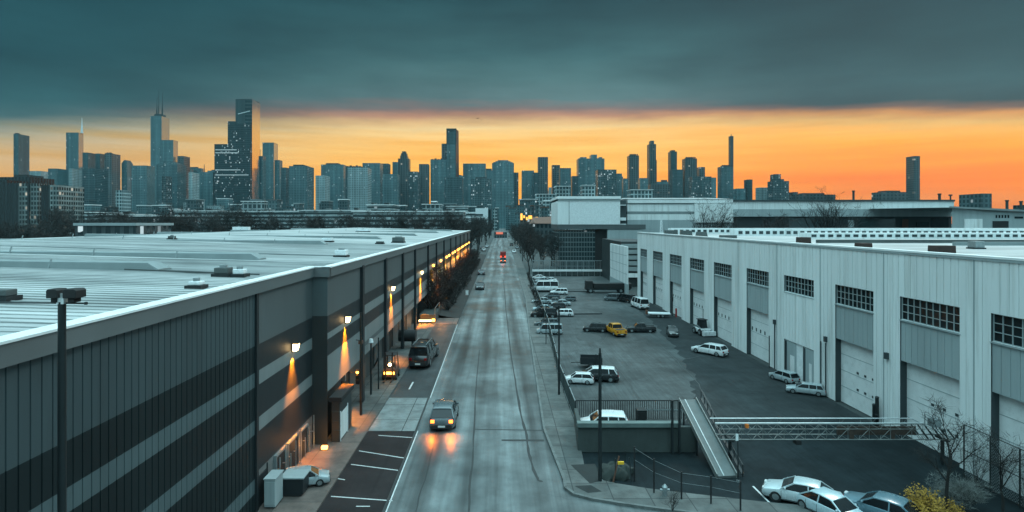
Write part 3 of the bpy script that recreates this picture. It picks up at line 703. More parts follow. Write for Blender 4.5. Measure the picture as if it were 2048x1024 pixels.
for i, (px, py, sx, sz, lab) in enumerate(((1312, 469, 2.0, .7, 'small dark roof vent nearest the far left corner of the pale hall'), (1372, 470, 1.7, .7, 'second dark roof vent from the far corner of the pale hall'), (1403, 472, 1.5, .6, 'domed dark roof vent right of two boxy vents on the pale hall'), (1452, 477, 1.9, .4, 'flat dark roof vent just before the skylight rows'),
      (1607, 486, 1.05, .55, 'dark brown roof box right of the flat vent on the hall edge'), (1709, 496, .9, .38, 'dark brown low roof box in the middle of the hall edge'), (1860, 507, 1.2, .5, 'largest dark brown roof box at the hall edge'), (1952, 495, .7, .5, 'grey roof box farthest right on the pale hall'))):
    p = G(px, py, RT); p.z = RT - .1
    if i < 7: p.x = max(p.x, XR + 1.2)
    r = thing('roof_vent', lab, 'roof vent', p)
    MB().box(-sx / 2, sx / 2, -.4, .4, .1, sz + .1, taper=.85 if i in (2,) else .97).build('casing', M['steel'] if i == 7 else DKBROWN if i > 3 else M['unit'], r, local=True, bevel=.02)
    MB().box(-sx / 2 - .06, sx / 2 + .06, -.46, .46, .0, .098).build('kerb_frame', M['dark_metal'], r, local=True)
# ------------------------------------------------------------------ vehicles (forward is local +y)
PAINT = {}
def paint(name, col, rough=0.28):
    if name not in PAINT: PAINT[name] = pmat(name + '_car_paint', col, rough, 0.15, 0.06, 1.0, coat=0.6, dirt=((0.10, 0.11, 0.11), 0.12))
    return PAINT[name]
paint('white', (0.74, 0.77, 0.78)); paint('silver', (0.36, 0.42, 0.44)); paint('black', (0.012, 0.014, 0.016)); paint('grey', (0.10, 0.125, 0.135))
paint('blue', (0.10, 0.18, 0.22)); paint('yellow', (0.62, 0.27, 0.012)); paint('red', (0.35, 0.02, 0.015)); paint('pale_blue', (0.42, 0.54, 0.58)); paint('dimmed_white', (0.46, 0.53, 0.55)); paint('cream', (0.62, 0.60, 0.52))  # pale grey: a white body with the vignette dimmed into its paint

SPEC = {  # L, W, H, belt, rear base, rear top, front top, front base, bonnet, tail height, split positions of side glass
    'sedan': (4.7, 1.84, 1.46, .94, -1.75, -1.02, .42, 1.20, .86, .92, (-.42,)),
    'wagon': (4.8, 1.84, 1.50, .95, -2.22, -1.90, .42, 1.20, .86, .95, (-1.35, -.42)),
    'suv':   (4.9, 1.96, 1.80, 1.08, -2.30, -2.12, .55, 1.15, 1.05, 1.06, (-1.35, -.36)),
    'hatch': (4.1, 1.76, 1.50, .94, -1.98, -1.55, .42, 1.15, .90, .93, (-.45,)),
    'van':   (5.2, 2.00, 2.10, 1.15, -2.52, -2.46, 1.35, 1.95, 1.08, 1.14, (-1.0, .35)),
    'pickup': (5.5, 1.98, 1.82, 1.10, -.78, -.62, .75, 1.30, 1.06, 1.08, (.05,)),
}
def wheel(root, x, y, r=.34, wd=.22):
    s = 1 if x > 0 else -1
    b = MB(); prof = [(r * .62, -wd / 2), (r * .93, -wd / 2), (r, -wd * .32), (r, wd * .32), (r * .93, wd / 2), (r * .62, wd / 2)]
    n = 18; rg = []
    for i in range(n):
        a = 2 * math.pi * i / n; rg.append([(x + q, y + p * math.cos(a), r + p * math.sin(a)) for p, q in prof])
    b.rings(rg + [rg[0]], cap=False)
    w = b.build('wheel', M['black'], root, smooth=50, local=True)
    rm = MB(); rm.tube((x - s * wd * .2, y, r), (x + s * wd * .40, y, r), r * .63, r * .60, n=16)
    for k in range(5):
        a = 2 * math.pi * k / 5 + .3; rm.bar((x + s * wd * .44, y, r), (x + s * wd * .44, y + r * .58 * math.cos(a), r + r * .58 * math.sin(a)), .03, .055)
    rm.build('rim', M['steel'], w, local=True)
    rb = MB(); rb.tube((x - s * .25, y, r), (x + s * wd * .12, y, r), r * 1.16, n=18); rb.build('wheel_arch', M['black'], root, local=True)

def make_vehicle(kind, paint_mat, label, cat, name=None, lit=False, roof_mat=None, rails=False, flag=None, group=None):
    L, W, H, belt, rb, rt, ft, fb, hood, tail, split = SPEC[kind]
    r = thing(name or 'parked_car', label, cat, (0, 0, 0), group=group)
    hl, hw = L / 2, W / 2
    zb = .20 if kind not in ('suv', 'pickup', 'van') else .28
    # lower body as a loft of cross sections
    if kind == 'pickup':
        st = [(-hl, .86, .62), (-hl + .06, .95, 1.0), (-hl + .3, 1.0, 1.02), (-1.0, 1.0, 1.03), (rb, 1.0, belt), (0, 1.0, belt), (fb, 1.0, belt), (fb + .15, .99, hood + .03), (hl - .75, .98, hood), (hl - .25, .95, hood - .05), (hl - .04, .88, hood - .16), (hl, .82, .62)]
    else:
        st = [(-hl, .78, .60), (-hl + .05, .86, tail - .12), (-hl + .16, .93, tail), (max(rb, -hl + .25), .985, max(tail, belt - .02)), (rb * .5, 1.0, belt), (0, 1.0, belt), (ft, 1.0, belt), (fb, .995, belt - .01), (fb + .14, .985, hood + .02), (hl - .8, .97, hood - .02), (hl - .3, .91, hood - .09), (hl - .07, .82, hood - .2), (hl, .74, .52)]
        st = sorted(st)
    rings = []
    for y, k, top in st:
        w = hw * k; m = (zb + top) / 2
        pr = [(w * .86, zb), (w * .97, zb + .10), (w, m - .02), (w * .985, m + (top - m) * .55), (w * .93, top - .035), (w * .84, top)]
        rings.append([(a, y, b) for a, b in pr] + [(-a, y, b) for a, b in reversed(pr)])
    body = MB(); body.rings(rings)
    wb, wt = hw * .90, hw * .72
    # roof shell and pillars
    zt = H
    rr = []
    rl = [(rt - .05, zt - .07, .97), (rt + .12, zt - .02, 1.0), ((rt + ft) / 2, zt, 1.0), (ft - .15, zt - .03, 1.0), (ft + .05, zt - .085, .96)]
    for y, z, k in rl:
        w = wt * k; rr.append([(w + .02, y, z - .07), (w, y, z - .02), (w * .8, y, z + .012), (0, y, z + .02), (-w * .8, y, z + .012), (-w, y, z - .02), (-w - .02, y, z - .07)])
    rf = MB(); rf.rings(rr, closed=True)
    for s in (1, -1):
        for (y0, y1) in ((rb, rt), (fb, ft)):
            rf.bar((s * wb, y0, belt - .03), (s * wt, y1, zt - .09), .075, .075)
        for sp in split:
            f = .5; rf.bar((s * (wb + .005), sp, belt - .03), (s * (wt + .005), sp * .96, zt - .09), .07, .05)
    # glass house
    b0 = belt - .02; z1 = zt - .09; q = .012
    A = {(s, e, l): ((s * (wb - q), rb + q, b0) if (e == 0 and l == 0) else (s * (wt - q), rt + q, z1) if e == 0 else (s * (wb - q), fb - q, b0) if l == 0 else (s * (wt - q), ft - q, z1)) for s in (1, -1) for e in (0, 1) for l in (0, 1)}
    bo = body.build('body', paint_mat, r, smooth=35, local=True)
    rf.build('roof', roof_mat or paint_mat, r, smooth=35, local=True)
    MB().quad(A[(1, 1, 0)], A[(-1, 1, 0)], A[(-1, 1, 1)], A[(1, 1, 1)]).build('windscreen', M['carglass'], r, local=True)
    MB().quad(A[(1, 0, 0)], A[(-1, 0, 0)], A[(-1, 0, 1)], A[(1, 0, 1)]).build('rear_window', M['carglass'], r, local=True)
    for s in (1, -1):
        ys = [rb + q] + list(split) + [fb - q]; yt = [rt + q] + [v * .96 for v in split] + [ft - q]
        for i in range(len(ys) - 1):
            MB().quad((s * (wb - q), ys[i], b0), (s * (wb - q), ys[i + 1], b0), (s * (wt - q), yt[i + 1], z1), (s * (wt - q), yt[i], z1)).build('side_window', M['carglass'], r, local=True)
        wheel(r, s * (hw - .10), hl - .86, .34 if kind not in ('suv', 'pickup') else .38); wheel(r, s * (hw - .10), -hl + (.88 if kind != 'pickup' else 1.15), .34 if kind not in ('suv', 'pickup') else .38)
        MB().box(s * hw * .58 - .17, s * hw * .58 + .17, hl - .17, hl - .02, hood - .30, hood - .15).build('headlight', M['lens'], r, bevel=.02, local=True)
        MB().box(s * hw * .70 - .13, s * hw * .70 + .13, -hl - .015, -hl + .12, tail - .34, tail - .14).build('taillight', M['tail_glow'] if lit else M['tail'], r, bevel=.02, local=True)
        MB().box(s * (wb + .06) - .09, s * (wb + .06) + .09, fb - .32, fb - .22, belt + .0, belt + .13).build('mirror', paint_mat, r, bevel=.02, local=True)
        for j, yy in enumerate([v - .35 for v in split][:2]):
            pass
    for s in (1, -1):
        dl = MB()
        for v in [q_ for q_ in split] + [fb - .05] + ([rb + .55] if kind in ('sedan',) else []):
            dl.box(s * hw - .012, s * hw + .004, v - .008, v + .008, zb + .14, belt - .10)
        dl.box(s * hw - .012, s * hw + .003, -hl + .95 + .5, hl - .95 - .5, zb + .12, zb + .137); dl.build('door_seam', M['black'], r, local=True)
        hd = MB()
        for v in split: hd.box(s * hw * .985 - .01, s * hw * .985 + .022, v - .30, v - .12, belt - .17, belt - .14)
        hd.build('door_handle', M['steel'], r, local=True)
    MB().box(-hw * .78, hw * .78, -hl - .05, -hl + .1, zb + .02, zb + .28).build('rear_bumper', M['black'], r, bevel=.03, local=True)
    MB().box(-hw * .72, hw * .72, hl - .12, hl + .05, zb + .02, zb + .24).build('front_bumper', M['black'], r, bevel=.03, local=True)
    MB().box(-hw * .34, hw * .34, hl - .05, hl + .015, zb + .26, zb + .40).build('grille', M['dark_metal'], r, local=True)
    MB().box(-.24, .24, -hl - .075, -hl - .055, zb + .12, zb + .24).build('number_plate', M['plate'], r, local=True)
    MB().box(-hw * .8, hw * .8, -hl + .3, hl - .3, .16, zb + .05).build('underbody', M['black'], r, local=True)
    if rails:
        m_ = MB()
        for s in (1, -1): m_.bar((s * wt * .88, rt + .2, zt + .05), (s * wt * .88, ft - .2, zt + .05), .05, .045)
        m_.build('roof_rail', M['steel'], r, local=True)
    if kind == 'pickup':
        b = MB(); b.box(-hw * .80, hw * .80, -hl + .12, rb - .12, .98, 1.045); b.build('load_bed', M['black'], r, local=True)
        t_ = MB()
        for s in (1, -1): t_.box(s * hw * .86 - .05, s * hw * .86 + .05, -hl + .1, rb - .05, 1.0, 1.16)
        t_.box(-hw * .86, hw * .86, -hl + .06, -hl + .14, 1.0, 1.155); t_.build('bed_side', paint_mat, r, bevel=.015, local=True)
    return r
def place(r, px, py, rz, scale=1.0, z=0.0):
    p = G(px, py, z); r.location = p; r.rotation_euler = (0, 0, R(rz)); r.scale = (scale,) * 3; return r
PROTO = {}
def car(kind, pnt, px, py, rz, scale, label, cat='car', name='parked_car', z=0.0, group=None, **kw):
    key = (kind, pnt, tuple(sorted((k, str(v)) for k, v in kw.items())))
    if key not in PROTO:
        PROTO[key] = make_vehicle(kind, PAINT[pnt], label, cat, name, group=group, **kw); return place(PROTO[key], px, py, rz, scale, z)
    r = dup(PROTO[key], G(px, py, z), R(rz), label, group, scale); r.name = name; r['category'] = cat
    if not group and 'group' in r: del r['group']
    return r
yz = -.01
# on the street
c = car('hatch', 'grey', 889, 843, 0, 1.0, 'grey hatchback driving away with glowing orange tail lamps', name='moving_car', lit=True)
for s in (-.75, .75):
    L = bpy.data.lights.new('tail_lamp_light', 'SPOT'); L.energy = 280; L.color = (1, .22, .02); L.spot_size = R(95); L.spot_blend = 1.0; L.shadow_soft_size = .2
    o = bpy.data.objects.new('tail_lamp_light', L); COL.objects.link(o); o.parent = c; o.location = (s * .85, -2.15, .75); o.rotation_euler = (R(-36), 0, 0)
car('suv', 'black', 849, 722, -3, 1.0, 'black estate SUV with pale roof rails standing in the side lane', 'SUV', rails=True, z=.005).scale = (1.03, 1.42, 1.2)
car('suv', 'grey', 1006, 525, 0, 1.0, 'car with bright red brake lamps driving down the far street', name='moving_car', lit=True)
L = bpy.data.lights.new('brake_lamp_light', 'POINT'); L.energy = 60; L.color = (1, .1, .04); L.shadow_soft_size = .2
o = bpy.data.objects.new('brake_lamp_light', L); COL.objects.link(o); p = G(1006, 527); o.location = (p.x, p.y - 2.2, .8)
tk = thing('delivery_truck', 'small red box truck ahead of the braking car', 'truck', G(1006, 519)); 
MB().box(-1.1, 1.1, -2.6, 1.6, .9, 3.0).build('box_body', PAINT['red'], tk, bevel=.05, local=True)
MB().box(-1.0, 1.0, 1.65, 3.0, .6, 2.2, taper=.92).build('cab', PAINT['red'], tk, bevel=.08, local=True)
MB().box(-.95, .95, -2.5, 2.8, .5, .89).build('chassis', M['black'], tk, local=True)
for s in (-1, 1):
    for y in (-1.6, 2.2): wheel(tk, s * .95, y, .45)
    MB().box(s * .8 - .2, s * .8 + .2, -2.68, -2.61, 1.0, 1.5).build('taillight', M['red_glow'], tk, local=True)
car('sedan', 'black', 960, 578, 180, 1.0, 'black car with pale windscreen nearest of the parked cars at the left kerb')
car('sedan', 'grey', 963, 549, 0, 1.0, 'grey car parked second along the left kerb of the street')
car('hatch', 'white', 968, 502, 0, 1.0, 'white car parked farther along the left kerb beside the shrubs')
car('sedan', 'silver', 974, 495, 0, 1.0, 'silver car parked behind the white one at the far left kerb')
car('sedan', 'black', 964, 498, 0, 1.0, 'black car parked beside the white and silver ones at the far left kerb')
for i, (px, py) in enumerate(((1028, 506), (1034, 497), (1023, 492), (1031, 486), (1020, 482), (1027, 478), (1018, 474), (1024, 471), (1016, 469), (1021, 466))):
    car(('sedan', 'hatch', 'suv')[i % 3], ('white', 'silver', 'black', 'white')[i % 4], px, py, 0, 1.0, 'small distant car parked along the right side of the far street', group='cars along the right side of the far street')
car('sedan', 'white', 992, 468, 180, 1.0, 'small pale car far down the street coming this way', name='moving_car')
car('hatch', 'silver', 611, 969, -72, .60, 'silver car parked nose out on the reddish forecourt', z=.1)
# at the bottom right
car('sedan', 'dimmed_white', 1604, 1004, 58, .76, 'pale white sedan parked at the bottom right beside two darker cars', z=yz)
car('sedan', 'pale_blue', 1664, 1034, 205, .74, 'blue-white car facing the viewer next to the white sedan', z=yz)
car('sedan', 'blue', 1770, 1040, 40, .80, 'dark blue sedan parked rightmost by the yellow shrub', z=yz)
# in the yard
car('hatch', 'white', 1158, 766, 80, .62, 'small white car in front of the black wagon in the yard', z=yz)
car('wagon', 'black', 1193, 760, 80, .80, 'black wagon with a white roof behind the small white car', z=yz, roof_mat=PAINT['white'])
car('wagon', 'white', 1206, 866, 84, 1.0, 'white estate parked behind the dark retaining wall', 'car', z=yz).scale = (1.0, .72, .92)
car('hatch', 'silver', 1568, 762, 20, .64, 'silver hatchback seen from behind at the hall doors', z=yz)
car('wagon', 'silver', 1611, 787, 62, .60, 'silver wagon parked side on just right of the silver hatchback', z=yz)
car('wagon', 'white', 1419, 708, 40, .78, 'white car with dark rear glass alone in the middle of the yard', z=yz)
car('hatch', 'black', 1345, 671, 170, .72, 'small black car between the dark pickup and the hall', z=yz)
car('pickup', 'black', 1282, 664, 86, .66, 'black pickup right of the yellow truck', 'pickup', 'pickup_truck', z=yz)
car('pickup', 'yellow', 1231, 668, 10, .76, 'yellow pickup between two black vehicles in the yard', 'pickup', 'pickup_truck', z=yz)
car('suv', 'black', 1190, 663, 80, .62, 'black SUV left of the yellow truck', 'SUV', z=yz)
car('van', 'white', 1279, 616, 8, .86, 'white van parked against the far doors of the hall', 'van', 'parked_van', z=yz)
car('van', 'black', 1252, 604, 30, .7, 'dark van just left of the white van at the hall', 'van', 'parked_van', z=yz)
car('van', 'grey', 1226, 601, 80, .6, 'dark grey van behind the black vehicles far back in the yard', 'van', 'parked_van', z=yz)
car('hatch', 'grey', 1138, 602, 80, .62, 'tiny dark car alone in the back of the yard', z=yz)
for k, (kd, pn, px, py, rz, sc, lab) in enumerate((
    ('van', 'white', 1090, 583, 88, 1.05, 'long white van in the row along the fence'),
    ('wagon', 'white', 1124, 632, 85, .72, 'white and dark car sticking out of the fence row'),
    ('suv', 'black', 1088, 635, 85, .8, 'black car by the fence left of the car sticking out'),
    ('van', 'silver', 1099, 668, 86, .62, 'pale vehicle nearest of the row along the fence'),
    ('sedan', 'silver', 1084, 607, 85, .75, 'silver car in the fence row just nearer than the long white van'),
    ('sedan', 'grey', 1108, 607, 85, .7, 'dark grey car right of the silver one in the fence row'),
    ('hatch', 'black', 1112, 619, 85, .75, 'black car in the fence row behind the car sticking out'),
    ('sedan', 'pale_blue', 1086, 622, 85, .7, 'pale blue car in the fence row by the pavement'),
    ('wagon', 'blue', 1082, 573, 88, .8, 'blue wagon in the fence row behind the long white van'),
    ('sedan', 'silver', 1086, 565, 88, .8, 'silver sedan third from the far end of the fence row'),
    ('sedan', 'white', 1076, 559, 88, .8, 'white sedan at the far end of the fence row'),
    ('hatch', 'grey', 1104, 596, 85, .7, 'grey hatchback beside the long white van'))):
    car(kd, pn, px, py, rz, sc, lab, z=yz, group='cars parked along the yard fence')
for kd, pn, px, py, lab in (('suv', 'white', 1118, 589, 'white SUV beside the grey hatchback in the fence row'), ('hatch', 'black', 1102, 572, 'black hatchback right of the blue wagon in the fence row'), ('sedan', 'silver', 1122, 611, 'silver sedan right of the black car in the fence row'), ('wagon', 'grey', 1094, 652, 'dark grey wagon just behind the nearest vehicle of the fence row'), ('sedan', 'white', 1100, 563, 'white sedan beside the third silver one at the far end of the fence row')):
    car(kd, pn, px, py, 86, .7, lab, z=yz, group='cars parked along the yard fence')
# ------------------------------------------------------------------ skyline
def facade(name, wall, glass, fh, bw, lit=0.06, litcol=(.75, .95, 1.0), lstr=.55, fill=(.55, .62), rough=.5, metal=0.0, groug=.12, band=False):
    m, t, b = new_mat(name)
    tc = t.node('ShaderNodeTexCoord').outputs['Object']; x, y, z = t.xyz(tc)
    u = t.math('DIVIDE', t.math('ADD', x, t.math('MULTIPLY', y, .93)), bw); v = t.math('DIVIDE', z, fh)
    fu = t.math('FRACT', u); fv = t.math('FRACT', v)
    mk = t.math('MULTIPLY', t.math('LESS_THAN', fv, fill[1]), 1.0 if band else t.math('LESS_THAN', fu, fill[0]))
    cell = t.comb(t.math('FLOOR', u), t.math('FLOOR', v), 0.37)
    wn = t.node('ShaderNodeTexWhiteNoise', noise_dimensions='3D'); t.l.new(cell, wn.inputs['Vector'])
    info = t.node('ShaderNodeObjectInfo').outputs['Random']
    big = t.noise(tc, .018, 4)
    k = t.math('MULTIPLY', t.maprange(big, .3, .7, .8, 1.2), t.maprange(info, 0, 1, .75, 1.25))
    vert = t.noise(t.scalev(tc, (.18, .18, .004)), 1.0, 3); k2 = t.maprange(vert, .35, .65, .7, 1.3)
    c = t.mix(mk, t.mix(1.0, wall, t.comb(k2, k2, k2), 'MULTIPLY'), glass)
    c = t.mix(1.0, c, t.comb(k, k, k), 'MULTIPLY')
    t.put(b.inputs['Base Color'], c); t.put(b.inputs['Roughness'], t.maprange(mk, 0, 1, rough, groug)); t.put(b.inputs['Metallic'], t.math('MULTIPLY', mk, metal) if metal < 1 else 1.0)
    clus = t.maprange(t.noise(tc, .03, 3), .42, .62, .25, 1.7)
    on = t.math('MULTIPLY', t.math('LESS_THAN', wn.outputs['Value'], t.math('MULTIPLY', clus, lit)), mk)
    b.inputs['Emission Color'].default_value = (*litcol, 1)
    br_ = t.node('ShaderNodeSeparateXYZ'); t.l.new(wn.outputs['Color'], br_.inputs[0])
    t.put(b.inputs['Emission Strength'], t.math('MULTIPLY', on, t.math('MULTIPLY', t.math('POWER', br_.outputs[1], 2.0), lstr)))
    return m
FM = {
    'd': facade('dark_tower_facade', (.038, .068, .076), (.018, .036, .041), 3.6, 3, .05),
    't': facade('teal_tower_facade', (.085, .150, .164), (.040, .076, .084), 3.6, 3.4, .06),
    'p': facade('pale_tower_facade', (.27, .35, .36), (.10, .15, .16), 3.6, 3.4, .04),
    'l': facade('lit_tower_facade', (.050, .085, .092), (.022, .044, .050), 3.8, 3.4, .30, lstr=.9),
    'g': facade('gridded_white_facade', (.30, .37, .38), (.03, .055, .06), 6, 5, .02, fill=(.7, .7)),
    'b': facade('brownish_tower_facade', (.060, .072, .075), (.028, .036, .038), 5, 6, .04, litcol=(1, .9, .75)),
    'm': facade('mirror_glass_facade', (.16, .22, .24), (.20, .28, .30), 6, 4, .02, metal=.9, groug=.10, fill=(.93, .9), rough=.3),
    'k': facade('stepped_dark_glass_facade', (.018, .034, .038), (.010, .022, .026), 4.5, 3.0, .15, lstr=.9, metal=.0, groug=.2),
}
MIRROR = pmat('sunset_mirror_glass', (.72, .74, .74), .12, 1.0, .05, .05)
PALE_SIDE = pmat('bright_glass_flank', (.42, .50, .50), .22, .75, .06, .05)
far_dark = pmat('far_dark_roof_plant', (.030, .040, .042), .7)
SKY = [  # x0, x1, top, distance, depth, material, extra, label
 (27, 59, 268, 1700, 40, 'd', 'notch', 'slim dark tower standing alone at the far left of the skyline'),
 (57, 97, 342, 1800, 30, 'p', '', 'low teal block just right of the slim far left tower'),
 (96, 136, 337, 1600, 40, 't', '', 'teal block left of the tower with the white spire'),
 (132, 167, 265, 1700, 20, 't', 'spire', 'tall tower with a white needle spire on its right corner'),
 (137, 164, 337, 1300, 35, 'p', '', 'pale ribbed block at the foot of the white spired tower'),
 (165, 191, 305, 1650, 30, 'd', '', 'dark block directly right of the white spired tower'),
 (190, 214, 307, 1700, 30, 'd', '', 'dark windowless block in the middle of a dark trio'),
 (209, 241, 307, 1500, 35, 'b', 'fringe', 'dark slab with a toothed roofline and vertical rows of windows'),
 (164, 216, 337, 1200, 40, 'd', '', 'broad near black slab in front of the dark trio'),
 (243, 266, 320, 1550, 25, 't', 'dome', 'round topped teal tower left of the twin antenna tower'),
 (231, 262, 380, 1000, 25, 'g', '', 'short white gridded block in front of the round topped tower'),
 (263, 310, 331, 1250, 30, 't', 'flank', 'wide teal slab with a lighter right edge'),
 (301, 339, 232, 1750, 42, 't', 'twin', 'tall tower with twin antennas and a bright right flank'),
 (320, 356, 280, 1500, 22, 't', 'flank', 'fluted tower with a bright right edge in front of the twin antenna tower'),
 (313, 373, 323, 1350, 40, 't', 'dome', 'teal block with a curved shoulder below the twin antenna tower'),
 (355, 380, 312, 1500, 30, 'b', '', 'narrow tower right of the curved shoulder block'),
 (324, 341, 352, 1100, 20, 'l', '', 'narrow block crowded with lit windows below the antenna tower'),
 (377, 399, 345, 1250, 30, 'p', '', 'short block with a pale right side left of the stepped tower'),
 (398, 442, 344, 1400, 40, 't', 'mast', 'teal block with one small mast at its left corner'),
 (501, 521, 296, 1480, 30, 't', '', 'short teal shoulder against the right side of the stepped tower'),
 (518, 532, 312, 1450, 20, 't', '', 'thin teal block between the stepped tower and its slab neighbour'),
 (525, 556, 285, 1600, 30, 't', 'flank', 'tall plain teal slab with a lighter right flank'),
 (549, 565, 320, 1500, 20, 't', '', 'thin tower right of the tall plain slab'),
 (562, 582, 335, 1300, 30, 'd', '', 'dark narrow block left of the wide flat topped slab'),
 (578, 628, 332, 1250, 45, 't', 'plant', 'wide teal slab with a flat plant room on top'),
 (631, 660, 351, 1200, 35, 'p', '', 'short teal block right of the bright gap in the skyline'),
 (642, 693, 329, 1500, 30, 't', 'plant', 'wide teal block behind the short one right of the gap'),
 (691, 729, 333, 1450, 30, 'd', 'fringe', 'dark block with a ragged top behind the pale curved slab'),
 (695, 743, 335, 1150, 35, 'p', '', 'pale curved slab with fine vertical ribs'),
 (725, 766, 326, 1350, 35, 't', '', 'teal slab rising behind the right edge of the pale one'),
 (757, 781, 327, 1450, 30, 'd', '', 'dark block joined to the slab right of the pale one'),
 (765, 799, 348, 1250, 30, 't', '', 'lower dark teal block left of the domed tower'),
 (785, 801, 324, 1500, 25, 't', '', 'narrow shoulder tower on the left of the domed tower'),
 (796, 821, 317, 1400, 25, 'b', 'dometower', 'greyish tower with a stepped dome on top'),
 (818, 839, 343, 1300, 30, 'l', '', 'low block with a lit roof storey right of the domed tower'),
 (838, 859, 328, 1350, 25, 'b', '', 'plain brown grey block left of the slanted tower group'),
 (861, 896, 319, 1400, 35, 't', 'fringe', 'teal block with roof machinery at the foot of the framed tower'),
 (889, 927, 354, 1150, 35, 'd', '', 'dark front block below the framed tower'),
 (926, 972, 327, 1450, 35, 't', '', 'wide teal slab right of the framed tower'),
 (942, 984, 357, 1150, 30, 'l', 'plant', 'glittering lower block with white lit floors'),
 (984, 1028, 320, 1350, 35, 't', 'dome', 'broad tower with rounded corners at the end of the street'),
 (1026, 1037, 345, 1400, 20, 'b', '', 'thin slab hugging the broad tower at the end of the street'),
 (1043, 1068, 341, 1500, 25, 't', '', 'teal block first to the right of the bright street gap'),
 (1064, 1077, 345, 1450, 20, 'd', '', 'small dark block left of the plain grey tower'),
 (1075, 1096, 314, 1500, 25, 'b', '', 'plain grey tower without lights right of the street gap'),
 (1103, 1120, 330, 1500, 20, 'b', '', 'stepped grey tower right of the plain grey one'),
 (1118, 1142, 336, 1400, 25, 't', '', 'square teal block above the roof of the white hall corner'),
 (1142, 1157, 352, 1450, 20, 'd', '', 'thin dark block left of the crowned tower block'),
 (1153, 1209, 317, 1450, 35, 't', 'crown', 'wide tower block with three small crowns on its roof'),
 (1191, 1233, 339, 1250, 30, 'l', '', 'block with a dense grid of lit windows before the crowned block'),
 (1231, 1244, 347, 1350, 20, 't', '', 'thin teal block right of the dense lit grid'),
 (1254, 1278, 311, 1500, 25, 'b', 'cap', 'grey tower with a dark crenellated cap'),
 (1243, 1257, 357, 1400, 20, 't', '', 'low filler block left of the crenellated tower'),
 (1276, 1297, 356, 1400, 20, 't', '', 'low filler block between two tall grey towers'),
 (1296, 1340, 368, 1300, 25, 'b', '', 'long low block below the tall setback tower'),
 (1294, 1314, 288, 1550, 25, 'b', 'setback', 'tallest grey tower of the right group with a setback top'),
 (1336, 1354, 303, 1550, 25, 'd', 'plant', 'dark slim tower standing right of the setback tower'),
 (1339, 1366, 339, 1450, 25, 'd', '', 'dark block at the foot of the dark slim tower'),
 (1364, 1394, 317, 1450, 25, 'b', 'cap', 'broad grey tower with a small dark roof cap'),
 (1392, 1410, 334, 1500, 25, 'b', '', 'shorter grey block right of the broad capped tower'),
 (1377, 1423, 353, 1250, 25, 'l', '', 'lit gridded block in front of the broad capped tower'),
 (1435, 1467, 333, 1400, 25, 't', 'cap', 'teal tower with a dark roof cap beside the thin chimney tower'),
 (1457, 1467, 272, 1500, 12, 'b', 'mast', 'very thin reddish chimney tower with a small mast'),
 (1467, 1491, 377, 1300, 20, 't', '', 'low pale block right of the thin chimney tower'),
 (1488, 1505, 359, 1300, 20, 'd', '', 'small plain dark block alone right of the chimney tower'),
 (1511, 1537, 375, 1250, 20, 'p', '', 'low pale block left of the stepped teal block'),
 (1535, 1578, 362, 1200, 25, 'l', 'crown1', 'stepped teal block with lit windows farthest right in the dense skyline'),
 (1578, 1596, 384, 1200, 20, 'b', '', 'tiny flat block right of the stepped teal block'),
 (1579, 1671, 389, 1000, 20, 'b', 'plant', 'long low brownish roofline behind the white hall'),
 (1743, 1816, 384, 900, 25, 'b', 'plant', 'low flat block at the left foot of the lone right tower'),
 (1812, 1840, 312, 1300, 25, 'b', '', 'lone plain dark tower far right against the orange sky'),
 (1918, 1982, 387, 420, 20, 't', '', 'plain windowless teal box above the roofs at the right'),
 (2026, 2060, 409, 420, 20, 'd', '', 'low dark roof block at the right edge of the picture'),
]
def box_tower(r, x0, x1, y0, y1, z0, z1, mat, nm='tower_body', side=None):
    mb = MB(); mb.box(x0, x1, y0, y1, z0, z1, skip=('b',)); mats = [mat]
    if side is not None:
        mats = [mat, side]
        for i, f in enumerate(mb.f):
            if all(abs(mb.v[k][0] - x1) < 1e-4 for k in f): mb.m[i] = 1
    return mb.build(nm, mats, r, recalc=True)
